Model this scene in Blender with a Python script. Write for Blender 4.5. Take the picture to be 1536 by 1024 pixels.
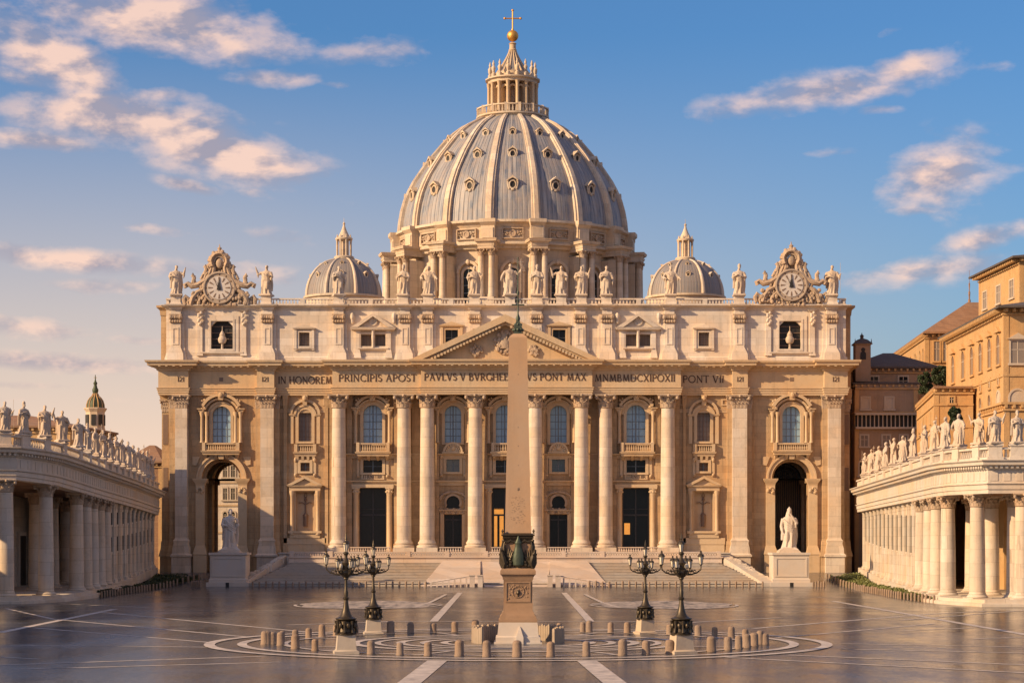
import bpy, math, random
from mathutils import Vector, Matrix, noise as mnoise
R = math.radians
PI = math.pi
for o in list(bpy.data.objects): bpy.data.objects.remove(o)
SC = bpy.context.scene
COL = SC.collection
# ------------------------------------------------------------------ camera
F = 3100.0; HC = 8.3
cam = bpy.data.cameras.new('camera'); co = bpy.data.objects.new('camera', cam); COL.objects.link(co)
co.location = (0, 0, HC); co.rotation_euler = (R(90), 0, 0)
cam.sensor_width = 36; cam.lens = F/1536*36; cam.shift_y = 293/1536; cam.clip_end = 9000; cam.clip_start = 1
SC.camera = co
# ------------------------------------------------------------------ light
SUN_AZ, SUN_EL = 64, 25.5            # degrees left of the view axis (behind the camera), elevation
Ld = Vector((math.sin(R(SUN_AZ))*math.cos(R(SUN_EL)), math.cos(R(SUN_AZ))*math.cos(R(SUN_EL)), -math.sin(R(SUN_EL))))
sl = bpy.data.lights.new('sun', 'SUN'); so = bpy.data.objects.new('sun', sl); COL.objects.link(so)
sl.energy = 5.0; sl.angle = R(0.6); sl.color = (1.0, 0.695, 0.395)
so.rotation_euler = Ld.to_track_quat('-Z', 'Y').to_euler()
SC.view_settings.view_transform = 'Standard'; SC.view_settings.look = 'None'
SC.view_settings.exposure = 0.45; SC.view_settings.gamma = 1
W = bpy.data.worlds.new('World'); SC.world = W; W.use_nodes = True
def world():
    nt = W.node_tree; N = nt.nodes; L = nt.links; N.clear()
    def m(op, a, b=None, c=None, clamp=False):
        n = N.new('ShaderNodeMath'); n.operation = op; n.use_clamp = clamp
        for i, v in enumerate((a, b, c)):
            if v is None: continue
            if isinstance(v, (int, float)): n.inputs[i].default_value = v
            else: L.new(v, n.inputs[i])
        return n.outputs[0]
    sky = N.new('ShaderNodeTexSky'); sky.sky_type = 'NISHITA'; sky.sun_disc = False
    sky.sun_elevation = R(SUN_EL); sky.sun_rotation = math.atan2(-Ld.x, -Ld.y)
    sky.air_density = 1.3; sky.dust_density = 1.0; sky.ozone_density = 3.0
    tc = N.new('ShaderNodeTexCoord'); sp = N.new('ShaderNodeSeparateXYZ'); L.new(tc.outputs['Generated'], sp.inputs[0])
    az = m('ARCTAN2', sp.outputs[0], sp.outputs[1]); el = m('ARCSINE', sp.outputs[2])
    # warm band of air low over the horizon, strongest on the left of the church
    low = m('POWER', m('SUBTRACT', 1.0, m('DIVIDE', m('MAXIMUM', el, 0.0), 0.24), clamp=True), 1.35)
    lft = m('SUBTRACT', 0.66, m('MULTIPLY', az, 2.0), clamp=True)
    warm = m('MULTIPLY', low, lft, clamp=True)
    mx = N.new('ShaderNodeMix'); mx.data_type = 'RGBA'; mx.blend_type = 'MIX'
    tint = N.new('ShaderNodeMix'); tint.data_type = 'RGBA'; tint.blend_type = 'MULTIPLY'; tint.inputs[0].default_value = 1
    L.new(sky.outputs[0], tint.inputs[6]); tint.inputs[7].default_value = SKY_TINT
    L.new(warm, mx.inputs[0]); L.new(tint.outputs[2], mx.inputs[6]); mx.inputs[7].default_value = SKY_WARM
    # clouds: banks at given azimuth / elevation, broken up by noise
    cb = N.new('ShaderNodeCombineXYZ'); L.new(az, cb.inputs[0]); L.new(m('MULTIPLY', el, 1.9), cb.inputs[1])
    n1 = N.new('ShaderNodeTexNoise'); n1.inputs['Scale'].default_value = 26; n1.inputs['Detail'].default_value = 12
    n1.inputs['Roughness'].default_value = 0.55; n1.inputs['Distortion'].default_value = 0.1; L.new(cb.outputs[0], n1.inputs['Vector'])
    n2 = N.new('ShaderNodeTexNoise'); n2.inputs['Scale'].default_value = 70; n2.inputs['Detail'].default_value = 8
    n2.inputs['Roughness'].default_value = 0.6; L.new(cb.outputs[0], n2.inputs['Vector'])
    banks = [  # px, py, half width, half height, slant, strength
        (240, 32, 170, 46, .10, 1.2), (75, 82, 100, 44, .38, 1.25), (330, 60, 80, 30, .2, .9), (30, 118, 60, 14, .2, .7),
        (410, 118, 62, 13, .0, .9), (560, 78, 85, 24, .0, .55), (508, 128, 30, 6, 0, .6),
        (200, 180, 150, 34, .10, 1.45), (320, 222, 140, 38, .24, 1.45), (420, 262, 70, 16, .15, .8), (60, 212, 90, 14, .05, .9), (240, 145, 60, 16, 0, .8),
        (285, 280, 45, 10, .2, .8), (380, 288, 30, 8, 0, .6), (110, 390, 150, 16, .06, 1.0), (235, 345, 50, 10, .1, .7),
        (40, 490, 110, 16, .1, .8), (100, 545, 150, 14, .03, .9), (170, 430, 80, 12, 0, .6), (30, 578, 90, 8, 0, .6),
        (390, 410, 60, 20, .1, .55), (420, 355, 60, 14, .1, .35), (70, 600, 120, 10, 0, .4), (200, 510, 60, 8, .05, .5),
        (1230, 140, 165, 26, -.12, .9), (1365, 100, 60, 24, -.25, 1.0), (1130, 160, 60, 12, -.1, .6), (1410, 262, 75, 50, -.15, 1.1),
        (1375, 315, 45, 9, 0, .7), (1490, 355, 80, 18, -.2, .85), (1390, 405, 130, 20, -.08, .9), (1500, 250, 50, 12, 0, .5),
        (1240, 230, 50, 8, 0, .4), (1330, 50, 30, 10, -.3, .5), (1490, 100, 40, 12, 0, .35), (1320, 165, 30, 8, 0, .7)]
    tot = None
    for (px, py, hw, hh, sl_, st) in banks:
        a0 = math.atan((px-768)/F); e0 = math.atan((805-py)/F*math.cos(a0))
        A = m('DIVIDE', m('SUBTRACT', az, a0), hw/F)
        E = m('ADD', m('DIVIDE', m('SUBTRACT', el, e0), hh/F), m('MULTIPLY', A, sl_*hw/hh))
        r2 = m('ADD', m('MULTIPLY', A, A), m('MULTIPLY', E, E))
        g = m('MULTIPLY', m('POWER', 2.718, m('MULTIPLY', r2, -0.9)), st)
        tot = g if tot is None else m('MAXIMUM', tot, g)
    rest = m('MULTIPLY', m('GREATER_THAN', m('ABSOLUTE', az), 0.30), 0.55)      # ordinary scattered cloud outside the view
    tot = m('MAXIMUM', tot, rest)
    nz = m('ADD', m('MULTIPLY', n1.outputs[0], 0.75), m('MULTIPLY', n2.outputs[0], 0.25))
    dens = m('SUBTRACT', m('ADD', m('MULTIPLY', tot, 0.44), nz), 0.60)
    dens = m('MULTIPLY', dens, 2.7, clamp=True)
    dens = m('MULTIPLY', dens, m('GREATER_THAN', el, 0.0))
    cut = m('MULTIPLY', m('SUBTRACT', tot, 0.08), 5.0, clamp=True)
    dens = m('MULTIPLY', m('MULTIPLY', dens, cut), 0.86)
    # sunlit tops (peach) and grey mauve undersides: compare noise a little up-left
    ad = N.new('ShaderNodeVectorMath'); ad.operation = 'ADD'; L.new(cb.outputs[0], ad.inputs[0]); ad.inputs[1].default_value = (-0.006, 0.009, 0)
    n3 = N.new('ShaderNodeTexNoise'); n3.inputs['Scale'].default_value = 26; n3.inputs['Detail'].default_value = 12
    n3.inputs['Roughness'].default_value = 0.55; n3.inputs['Distortion'].default_value = 0.1; L.new(ad.outputs[0], n3.inputs['Vector'])
    litf = m('ADD', m('MULTIPLY', m('SUBTRACT', n1.outputs[0], n3.outputs[0]), 6.0), 0.50, clamp=True)
    cc = N.new('ShaderNodeMix'); cc.data_type = 'RGBA'; L.new(litf, cc.inputs[0])
    cc.inputs[6].default_value = CLOUD_DARK; cc.inputs[7].default_value = CLOUD_LIT
    fin = N.new('ShaderNodeMix'); fin.data_type = 'RGBA'; L.new(dens, fin.inputs[0]); L.new(mx.outputs[2], fin.inputs[6]); L.new(cc.outputs[2], fin.inputs[7])
    bg = N.new('ShaderNodeBackground'); bg.inputs[1].default_value = 0.10; L.new(fin.outputs[2], bg.inputs[0])
    out = N.new('ShaderNodeOutputWorld'); L.new(bg.outputs[0], out.inputs[0])
SKY_TINT = (0.35, 0.59, 0.89, 1)
SKY_WARM = (8.2, 5.7, 4.2, 1)
CLOUD_DARK = (2.9, 2.6, 3.1, 1)
CLOUD_LIT = (7.6, 5.2, 4.1, 1)
world()

# ------------------------------------------------------------------ materials
def newmat(name):
    mt = bpy.data.materials.new(name); mt.use_nodes = True; nt = mt.node_tree
    return mt, nt, nt.nodes, nt.links, nt.nodes['Principled BSDF']
def mixc(N, L, f, a, b, bt='MIX'):
    n = N.new('ShaderNodeMix'); n.data_type = 'RGBA'; n.blend_type = bt
    for i, v in ((0, f), (6, a), (7, b)):
        if hasattr(v, 'is_linked') or hasattr(v, 'links'): L.new(v, n.inputs[i])
        else: n.inputs[i].default_value = v
    return n.outputs[2]
def ramp(N, L, fac, stops):
    r = N.new('ShaderNodeValToRGB'); L.new(fac, r.inputs[0]); e = r.color_ramp.elements
    e[0].position = stops[0][0]; e[0].color = stops[0][1]; e[1].position = stops[-1][0]; e[1].color = stops[-1][1]
    for p, c in stops[1:-1]:
        k = e.new(p); k.color = c
    return r.outputs[0]
def tex(N, L, vec, scale, detail=6, rough=.6, sc=None):
    if sc:
        mp = N.new('ShaderNodeMapping'); L.new(vec, mp.inputs[0]); mp.inputs['Scale'].default_value = sc; vec = mp.outputs[0]
    n = N.new('ShaderNodeTexNoise'); n.inputs['Scale'].default_value = scale; n.inputs['Detail'].default_value = detail
    n.inputs['Roughness'].default_value = rough; L.new(vec, n.inputs['Vector']); return n.outputs[0]
def stone(name, col, dark=.62, joints=0, streak=.5, rough=.8, bump=.25, bscale=3.0, blot=.35, warm=(1.06, .93, .78)):
    mt, nt, N, L, P = newmat(name)
    g = N.new('ShaderNodeNewGeometry'); pos = g.outputs['Position']
    c = (*col, 1); d = (col[0]*dark, col[1]*dark*.97, col[2]*dark*.93, 1)
    w = (min(1, col[0]*warm[0]), col[1]*warm[1], col[2]*warm[2], 1)
    f1 = ramp(N, L, tex(N, L, pos, .16, 6), [(.38, (0, 0, 0, 1)), (.66, (1, 1, 1, 1))])
    base = mixc(N, L, f1, c, w)
    f2 = tex(N, L, pos, 1.0, 7, .65, (1.1, 1.1, .09))
    f2 = ramp(N, L, f2, [(.52, (0, 0, 0, 1)), (.75, (streak,)*3+(1,))])
    base = mixc(N, L, f2, base, d)
    f3 = ramp(N, L, tex(N, L, pos, .9, 8, .7), [(.5, (0, 0, 0, 1)), (.72, (blot,)*3+(1,))])
    base = mixc(N, L, f3, base, d)
    hgt = tex(N, L, pos, bscale, 8, .7)
    if joints:
        sp = N.new('ShaderNodeSeparateXYZ'); L.new(pos, sp.inputs[0])
        ad = N.new('ShaderNodeMath'); ad.operation = 'ADD'; L.new(sp.outputs[0], ad.inputs[0]); L.new(sp.outputs[1], ad.inputs[1])
        cb = N.new('ShaderNodeCombineXYZ'); L.new(ad.outputs[0], cb.inputs[0]); L.new(sp.outputs[2], cb.inputs[1])
        b = N.new('ShaderNodeTexBrick'); L.new(cb.outputs[0], b.inputs['Vector']); b.inputs['Scale'].default_value = 1
        b.inputs['Brick Width'].default_value = joints*2.3; b.inputs['Row Height'].default_value = joints
        b.inputs['Mortar Size'].default_value = .03; b.inputs['Mortar Smooth'].default_value = .4
        b.inputs['Color1'].default_value = (1, 1, 1, 1); b.inputs['Color2'].default_value = (.80, .78, .76, 1); b.inputs['Mortar'].default_value = (.62, .58, .54, 1)
        base = mixc(N, L, .85, base, b.outputs[0], 'MULTIPLY')
    L.new(base, P.inputs['Base Color']); P.inputs['Roughness'].default_value = rough
    bp = N.new('ShaderNodeBump'); bp.inputs['Strength'].default_value = bump; bp.inputs['Distance'].default_value = .12
    L.new(hgt, bp.inputs['Height']); L.new(bp.outputs[0], P.inputs['Normal'])
    return mt
def plain(name, col, rough=.5, metal=0, emit=0, ns=3.0, amt=.35):
    mt, nt, N, L, P = newmat(name)
    g = N.new('ShaderNodeNewGeometry')
    f = tex(N, L, g.outputs['Position'], ns, 6)
    L.new(mixc(N, L, f, (*[v*(1+amt*.5) for v in col], 1), (*[v*(1-amt) for v in col], 1)), P.inputs['Base Color'])
    P.inputs['Roughness'].default_value = rough; P.inputs['Metallic'].default_value = metal
    if emit:
        P.inputs['Emission Color'].default_value = (*col, 1); P.inputs['Emission Strength'].default_value = emit
    return mt
M = {}
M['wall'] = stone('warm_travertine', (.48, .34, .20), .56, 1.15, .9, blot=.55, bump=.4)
M['trim'] = stone('carved_travertine', (.53, .405, .265), .62, 0, .5, blot=.4)
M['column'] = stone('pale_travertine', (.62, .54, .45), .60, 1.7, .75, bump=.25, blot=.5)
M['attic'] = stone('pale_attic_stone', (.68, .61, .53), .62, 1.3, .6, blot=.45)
M['statue'] = stone('statue_marble', (.50, .42, .34), .55, 0, .6, bump=.5)
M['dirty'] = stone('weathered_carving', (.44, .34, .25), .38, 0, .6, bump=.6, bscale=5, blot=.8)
M['colon'] = stone('colonnade_travertine', (.58, .52, .44), .66, 1.4, .6)
M['coltrim'] = stone('colonnade_trim', (.56, .50, .43), .6, 0, .6)
M['marble'] = stone('pedestal_marble', (.54, .49, .44), .8, 0, .3, bump=.1)
M['steps'] = stone('step_stone', (.46, .42, .375), .6, .0, .3, blot=.7)
M['ramp'] = stone('ramp_slabs', (.58, .50, .44), .7, 1.6, .2)
M['drum'] = stone('drum_travertine', (.60, .51, .40), .55, 1.4, .8)
M['granite'] = stone('obelisk_granite', (.43, .30, .20), .8, 0, .5, bump=.12, blot=.35)
M['ob_ped'] = stone('pedestal_granite', (.29, .19, .12), .65, 0, .6, bump=.25, blot=.6)
M['bollard'] = stone('bollard_stone', (.27, .20, .15), .55, 0, .4, bump=.6, bscale=8, blot=.6)
M['fence_stone'] = stone('fence_stone', (.36, .29, .22), .55, 0, .6, blot=.6)
M['lamp_stone'] = stone('lamp_pedestal_stone', (.45, .39, .32), .7, 0, .4)
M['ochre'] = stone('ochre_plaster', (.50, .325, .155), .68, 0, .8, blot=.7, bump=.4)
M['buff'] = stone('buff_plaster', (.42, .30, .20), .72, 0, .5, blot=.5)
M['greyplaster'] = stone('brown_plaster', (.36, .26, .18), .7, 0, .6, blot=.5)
M['terracotta'] = stone('terracotta_tiles', (.30, .18, .11), .55, .5, .4)
M['slate'] = stone('dark_roof', (.10, .085, .08), .6, .6, .4)
M['white'] = stone('white_surround', (.50, .43, .35), .8, 0, .3)
M['bronze'] = plain('dark_bronze', (.085, .065, .042), .45, .6, ns=6, amt=.7)
M['green'] = plain('green_bronze', (.075, .095, .065), .5, .4, ns=5, amt=.6)
M['verdigris'] = plain('verdigris_copper', (.07, .09, .045), .6, .2, ns=3, amt=.6)
M['gold'] = plain('gilded_metal', (.72, .38, .09), .48, .8, ns=4, amt=.2)
M['letters'] = plain('letter_bronze', (.085, .04, .022), .7, 0)
M['dark'] = plain('dark_interior', (.018, .016, .015), .6)
M['mullion'] = plain('window_lead', (.16, .19, .21), .5)
M['dull_brown'] = plain('dull_brown_fill', (.20, .13, .09), .6, ns=2)  # shutter wood and small fittings; in the palace arches it stands in for shade
M['glasscream'] = plain('frosted_glass', (.72, .64, .50), .2, ns=9, amt=.25)
M['dialw'] = plain('clock_face', (.62, .56, .50), .6, ns=1.5)
M['dialb'] = plain('clock_ring', (.42, .33, .25), .6, ns=2)
M['blackmetal'] = plain('black_hands', (.03, .027, .025), .5)
M['iron'] = plain('iron_gate', (.05, .048, .045), .5, .5)
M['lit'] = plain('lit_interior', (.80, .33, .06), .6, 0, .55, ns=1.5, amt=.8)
M['trunk'] = plain('bark', (.09, .06, .04), .9)
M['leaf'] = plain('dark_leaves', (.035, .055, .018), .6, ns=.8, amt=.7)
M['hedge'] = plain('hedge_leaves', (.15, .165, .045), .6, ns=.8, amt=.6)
M['grass'] = plain('lawn', (.14, .15, .05), .9, ns=2)
def glassmat(name, col, rough=.12, metal=0.0, spec=.8):
    mt, nt, N, L, P = newmat(name)
    g = N.new('ShaderNodeNewGeometry'); f = tex(N, L, g.outputs['Position'], .35, 3)
    L.new(mixc(N, L, f, (*[v*.75 for v in col], 1), (*[v*1.3 for v in col], 1)), P.inputs['Base Color'])
    P.inputs['Roughness'].default_value = rough; P.inputs['Specular IOR Level'].default_value = spec; P.inputs['Metallic'].default_value = metal
    bp = N.new('ShaderNodeBump'); bp.inputs['Strength'].default_value = .12; L.new(tex(N, L, g.outputs['Position'], 1.2, 2), bp.inputs['Height']); L.new(bp.outputs[0], P.inputs['Normal'])
    return mt
M['glass'] = glassmat('blue_glass', (.24, .38, .50), .25)
M['glassdark'] = glassmat('dark_glass', (.010, .013, .014), .2, 0, .25)
M['glassblue2'] = glassmat('dim_blue_glass', (.05, .08, .10))
M['glassgrey'] = glassmat('grey_glass', (.22, .18, .15), .5, 0, .4)
def dome_mat(name, col, col2, nst, colB=(.33, .30, .30)):
    mt, nt, N, L, P = newmat(name)
    tc = N.new('ShaderNodeTexCoord'); sp = N.new('ShaderNodeSeparateXYZ'); L.new(tc.outputs['Object'], sp.inputs[0])
    at = N.new('ShaderNodeMath'); at.operation = 'ARCTAN2'; L.new(sp.outputs[1], at.inputs[0]); L.new(sp.outputs[0], at.inputs[1])
    cb = N.new('ShaderNodeCombineXYZ'); L.new(at.outputs[0], cb.inputs[0]); L.new(sp.outputs[2], cb.inputs[1])
    v = cb.outputs[0]
    f = ramp(N, L, tex(N, L, v, 1, 6, .65, (34, .10, 1)), [(.36, (0, 0, 0, 1)), (.64, (1, 1, 1, 1))])
    base = mixc(N, L, f, (*col, 1), (*col2, 1))
    f = ramp(N, L, tex(N, L, v, 1, 5, .6, (14, .35, 3)), [(.42, (0, 0, 0, 1)), (.7, (.8, .8, .8, 1))])
    base = mixc(N, L, f, base, (*colB, 1))
    s = N.new('ShaderNodeMath'); s.operation = 'MULTIPLY'; L.new(at.outputs[0], s.inputs[0]); s.inputs[1].default_value = nst/(2*PI)
    fr = N.new('ShaderNodeMath'); fr.operation = 'PINGPONG'; L.new(s.outputs[0], fr.inputs[0]); fr.inputs[1].default_value = .5
    seam = ramp(N, L, fr.outputs[0], [(.0, (.45, .45, .45, 1)), (.09, (1, 1, 1, 1))])
    base = mixc(N, L, .55, base, seam, 'MULTIPLY')
    wv = N.new('ShaderNodeMath'); wv.operation = 'PINGPONG'; L.new(sp.outputs[2], wv.inputs[0]); wv.inputs[1].default_value = 1.1
    hs = ramp(N, L, wv.outputs[0], [(.0, (.6, .6, .6, 1)), (.07, (1, 1, 1, 1))])
    base = mixc(N, L, .35, base, hs, 'MULTIPLY')
    L.new(base, P.inputs['Base Color']); P.inputs['Roughness'].default_value = .55
    bp = N.new('ShaderNodeBump'); bp.inputs['Strength'].default_value = .7; bp.inputs['Distance'].default_value = .25; L.new(seam, bp.inputs['Height'])
    L.new(bp.outputs[0], P.inputs['Normal'])
    return mt
M['lead'] = dome_mat('dome_lead', (.38, .36, .345), (.085, .115, .17), 16*9, (.34, .28, .24))
M['lead2'] = dome_mat('small_dome_lead', (.30, .26, .23), (.15, .155, .17), 12*6, (.27, .21, .17))
def ground_mat():
    mt, nt, N, L, P = newmat('cobble_paving')
    g = N.new('ShaderNodeNewGeometry'); pos = g.outputs['Position']
    v = N.new('ShaderNodeTexVoronoi'); v.inputs['Scale'].default_value = 4.2; L.new(pos, v.inputs['Vector'])
    f1 = tex(N, L, pos, .05, 8, .65); f2 = tex(N, L, pos, .55, 8, .7)
    c = ramp(N, L, f1, [(.36, (.050, .056, .066, 1)), (.5, (.082, .085, .092, 1)), (.66, (.125, .120, .118, 1))])  # broad blotches put lit and shaded patches into the paving colour
    c = mixc(N, L, ramp(N, L, f2, [(.4, (0, 0, 0, 1)), (.7, (.6, .6, .6, 1))]), c, (.045, .047, .055, 1))
    bw = N.new('ShaderNodeRGBToBW'); L.new(v.outputs['Color'], bw.inputs[0]); cv = ramp(N, L, bw.outputs[0], [(.2, (.55, .55, .56, 1)), (.8, (1.35, 1.32, 1.28, 1))])
    v2 = N.new('ShaderNodeTexVoronoi'); v2.inputs['Scale'].default_value = .22; L.new(pos, v2.inputs['Vector']); bw2 = N.new('ShaderNodeRGBToBW'); L.new(v2.outputs['Color'], bw2.inputs[0])
    c2 = mixc(N, L, .8, c, cv, 'MULTIPLY'); c2 = mixc(N, L, .5, c2, ramp(N, L, bw2.outputs[0], [(.2, (.7, .7, .72, 1)), (.8, (1.2, 1.18, 1.15, 1))]), 'MULTIPLY')
    L.new(c2, P.inputs['Base Color'])
    rg = ramp(N, L, tex(N, L, pos, .10, 10, .8, (1.3, .5, 1)), [(.32, (.10, .10, .10, 1)), (.68, (.30, .30, .30, 1))])
    L.new(rg, P.inputs['Roughness']); P.inputs['Specular IOR Level'].default_value = .65
    bp = N.new('ShaderNodeBump'); bp.inputs['Strength'].default_value = .38; bp.inputs['Distance'].default_value = .03
    ad = N.new('ShaderNodeMath'); ad.operation = 'ADD'; L.new(v.outputs['Distance'], ad.inputs[0]); L.new(tex(N, L, pos, 1.2, 6, .7), ad.inputs[1])
    L.new(ad.outputs[0], bp.inputs['Height']); L.new(bp.outputs[0], P.inputs['Normal'])
    return mt
M['ground'] = ground_mat()
def line_mat():
    mt, nt, N, L, P = newmat('travertine_inlay')
    g = N.new('ShaderNodeNewGeometry'); pos = g.outputs['Position']
    c = ramp(N, L, tex(N, L, pos, .8, 8, .7), [(.36, (.30, .26, .23, 1)), (.58, (.58, .50, .43, 1))])
    L.new(c, P.inputs['Base Color']); P.inputs['Roughness'].default_value = .65
    return mt
M['line'] = line_mat()
def fan_mat():
    mt, nt, N, L, P = newmat('worn_pale_paving')
    g = N.new('ShaderNodeNewGeometry'); pos = g.outputs['Position']
    f = ramp(N, L, tex(N, L, pos, .5, 9, .75, (1.6, .45, 1)), [(.40, (.09, .085, .08, 1)), (.56, (.44, .37, .31, 1))])
    L.new(f, P.inputs['Base Color']); P.inputs['Roughness'].default_value = .6
    return mt
M['fan'] = fan_mat()

# ------------------------------------------------------------------ mesh builder
OFF = {}
def Xp(px, D): return (px-768)*D/F
def Zp(py, D): return HC+(805-py)*D/F
class MB:
    def __init__(s): s.v = []; s.f = []; s.T = None
    def add(s, vs, fs):
        b = len(s.v)
        if s.T is not None: vs = [tuple(s.T @ Vector(p)) for p in vs]
        s.v += vs; s.f += [tuple(i+b for i in f) for f in fs]
    def box(s, x0, x1, y0, y1, z0, z1):
        s.add([(x0,y0,z0),(x1,y0,z0),(x1,y1,z0),(x0,y1,z0),(x0,y0,z1),(x1,y0,z1),(x1,y1,z1),(x0,y1,z1)],
              [(0,3,2,1),(4,5,6,7),(0,1,5,4),(1,2,6,5),(2,3,7,6),(3,0,4,7)])
    def rects(s, levels):          # levels: (x0,x1,y0,y1,z) bottom to top
        vs = []; fs = []
        for (x0, x1, y0, y1, z) in levels: vs += [(x0,y0,z),(x1,y0,z),(x1,y1,z),(x0,y1,z)]
        n = len(levels)
        for k in range(n-1):
            a = 4*k
            for i in range(4): fs.append((a+i, a+(i+1)%4, a+4+(i+1)%4, a+4+i))
        fs += [(3,2,1,0), (4*n-4, 4*n-3, 4*n-2, 4*n-1)]
        s.add(vs, fs)
    def mold(s, x0, x1, yf, yb, prof):   # mitred moulding; yf front (towards camera, smaller y), prof (p, z) bottom to top
        s.rects([(x0-p, x1+p, yf-p, yb, z) for p, z in prof])
    def block(s, cx, cy, prof):          # square stacked profile (half, z)
        s.rects([(cx-h, cx+h, cy-h, cy+h, z) for h, z in prof])
    def lathe(s, cx, cy, prof, n=24, a0=0, sq=1.0, fold=None):
        vs = []; fs = []; m = len(prof)
        for j, (r, z) in enumerate(prof):
            for i in range(n):
                a = a0+2*PI*i/n; rr = r*(fold(a, z) if fold else 1)
                vs.append((cx+rr*math.cos(a), cy+rr*math.sin(a)*sq, z))
        for j in range(m-1):
            for i in range(n): fs.append((j*n+i, j*n+(i+1)%n, (j+1)*n+(i+1)%n, (j+1)*n+i))
        fs.append(tuple(range(n-1, -1, -1))); fs.append(tuple((m-1)*n+i for i in range(n)))
        s.add(vs, fs)
    def sph(s, c, r, n=10, m=7, sx=1, sy=1, sz=1):
        vs = []; fs = []
        for j in range(1, m):
            t = PI*j/m
            for i in range(n):
                a = 2*PI*i/n; vs.append((c[0]+r*sx*math.sin(t)*math.cos(a), c[1]+r*sy*math.sin(t)*math.sin(a), c[2]-r*sz*math.cos(t)))
        b = len(vs); vs += [(c[0], c[1], c[2]-r*sz), (c[0], c[1], c[2]+r*sz)]
        for j in range(m-2):
            for i in range(n): fs.append((j*n+i, j*n+(i+1)%n, (j+1)*n+(i+1)%n, (j+1)*n+i))
        for i in range(n): fs += [(b, (i+1)%n, i), (b+1, (m-2)*n+i, (m-2)*n+(i+1)%n)]
        s.add(vs, fs)
    def tube(s, pts, rad, n=8, flat=1.0):
        pts = [Vector(p) for p in pts]; k = len(pts)
        if isinstance(rad, (int, float)): rad = [rad]*k
        vs = []; fs = []; up = Vector((0, 1, 0))
        for i, p in enumerate(pts):
            t = (pts[min(i+1, k-1)]-pts[max(i-1, 0)]).normalized()
            u = up-t*up.dot(t)
            if u.length < .2: u = Vector((1, 0, 0))-t*t.x
            u.normalize(); w = t.cross(u)
            for j in range(n):
                a = 2*PI*j/n; q = p+u*math.cos(a)*rad[i]*flat+w*math.sin(a)*rad[i]; vs.append(tuple(q))
        for i in range(k-1):
            for j in range(n): fs.append((i*n+j, i*n+(j+1)%n, (i+1)*n+(j+1)%n, (i+1)*n+j))
        fs.append(tuple(range(n-1, -1, -1))); fs.append(tuple((k-1)*n+j for j in range(n)))
        s.add(vs, fs)
    def prism(s, poly, y0, y1):          # poly of (x,z), y0 front
        n = len(poly)
        vs = [(x, y0, z) for x, z in poly]+[(x, y1, z) for x, z in poly]
        fs = [tuple(range(n)), tuple(range(2*n-1, n-1, -1))]+[(i, i+n, (i+1)%n+n, (i+1)%n) for i in range(n)]
        s.add(vs, fs)
    def arcband(s, cx, cz, r0, r1, y0, y1, a0=0, a1=180, n=20, sz=1):
        for i in range(n):
            t0 = R(a0+(a1-a0)*i/n); t1 = R(a0+(a1-a0)*(i+1)/n)
            s.prism([(cx+r0*math.cos(t0), cz+r0*sz*math.sin(t0)), (cx+r1*math.cos(t0), cz+r1*sz*math.sin(t0)),
                     (cx+r1*math.cos(t1), cz+r1*sz*math.sin(t1)), (cx+r0*math.cos(t1), cz+r0*sz*math.sin(t1))], y0, y1)
    def spandrels(s, cx, zs, r, zt, y0, y1, n=14, rz=None):
        rz = rz or r
        for sg in (-1, 1):
            arc = [(cx+sg*r*math.cos(PI/2*i/n), zs+rz*math.sin(PI/2*i/n)) for i in range(n+1)]
            s.prism(arc+[(cx, zt+.001), (cx+sg*r, zt+.001)], y0, y1)
    def wall(s, x0, x1, z0, z1, yf, yb, holes):
        xs = sorted({x0, x1, *[h[0] for h in holes], *[h[1] for h in holes]}); zs = sorted({z0, z1, *[h[2] for h in holes], *[h[3] for h in holes]})
        xs = [x for x in xs if x0 <= x <= x1]; zs = [z for z in zs if z0 <= z <= z1]
        for i in range(len(xs)-1):
            for j in range(len(zs)-1):
                mx = (xs[i]+xs[i+1])/2; mz = (zs[j]+zs[j+1])/2
                if any(h[0] < mx < h[1] and h[2] < mz < h[3] for h in holes): continue
                a, b, c, d = xs[i], xs[i+1], zs[j], zs[j+1]
                s.add([(a,yf,c),(b,yf,c),(b,yf,d),(a,yf,d)], [(0,1,2,3)]); s.add([(a,yb,c),(b,yb,c),(b,yb,d),(a,yb,d)], [(3,2,1,0)])
        for (a, b, c, d) in holes+[(x0, x1, z0, z1)]:
            s.add([(a,yf,c),(b,yf,c),(b,yf,d),(a,yf,d),(a,yb,c),(b,yb,c),(b,yb,d),(a,yb,d)], [(0,4,5,1),(1,5,6,2),(2,6,7,3),(3,7,4,0)])
    def build(s, name, mat, parent=None, loc=None, rz=0, sharp=38, smooth=True):
        me = bpy.data.meshes.new(name)
        off = Vector((0, 0, 0))
        po = OFF.get(parent.name, Vector((0, 0, 0))) if parent else Vector((0, 0, 0))
        if loc is None: off = po
        vs = [(v[0]-off.x, v[1]-off.y, v[2]-off.z) for v in s.v] if off.length else s.v
        me.from_pydata([tuple(v) for v in vs], [], s.f); me.validate(); me.update()
        if smooth:
            me.polygons.foreach_set('use_smooth', [True]*len(me.polygons)); me.set_sharp_from_angle(angle=R(sharp))
        me.materials.append(M[mat] if isinstance(mat, str) else mat)
        return place(name, me, parent, loc, rz)
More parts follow.
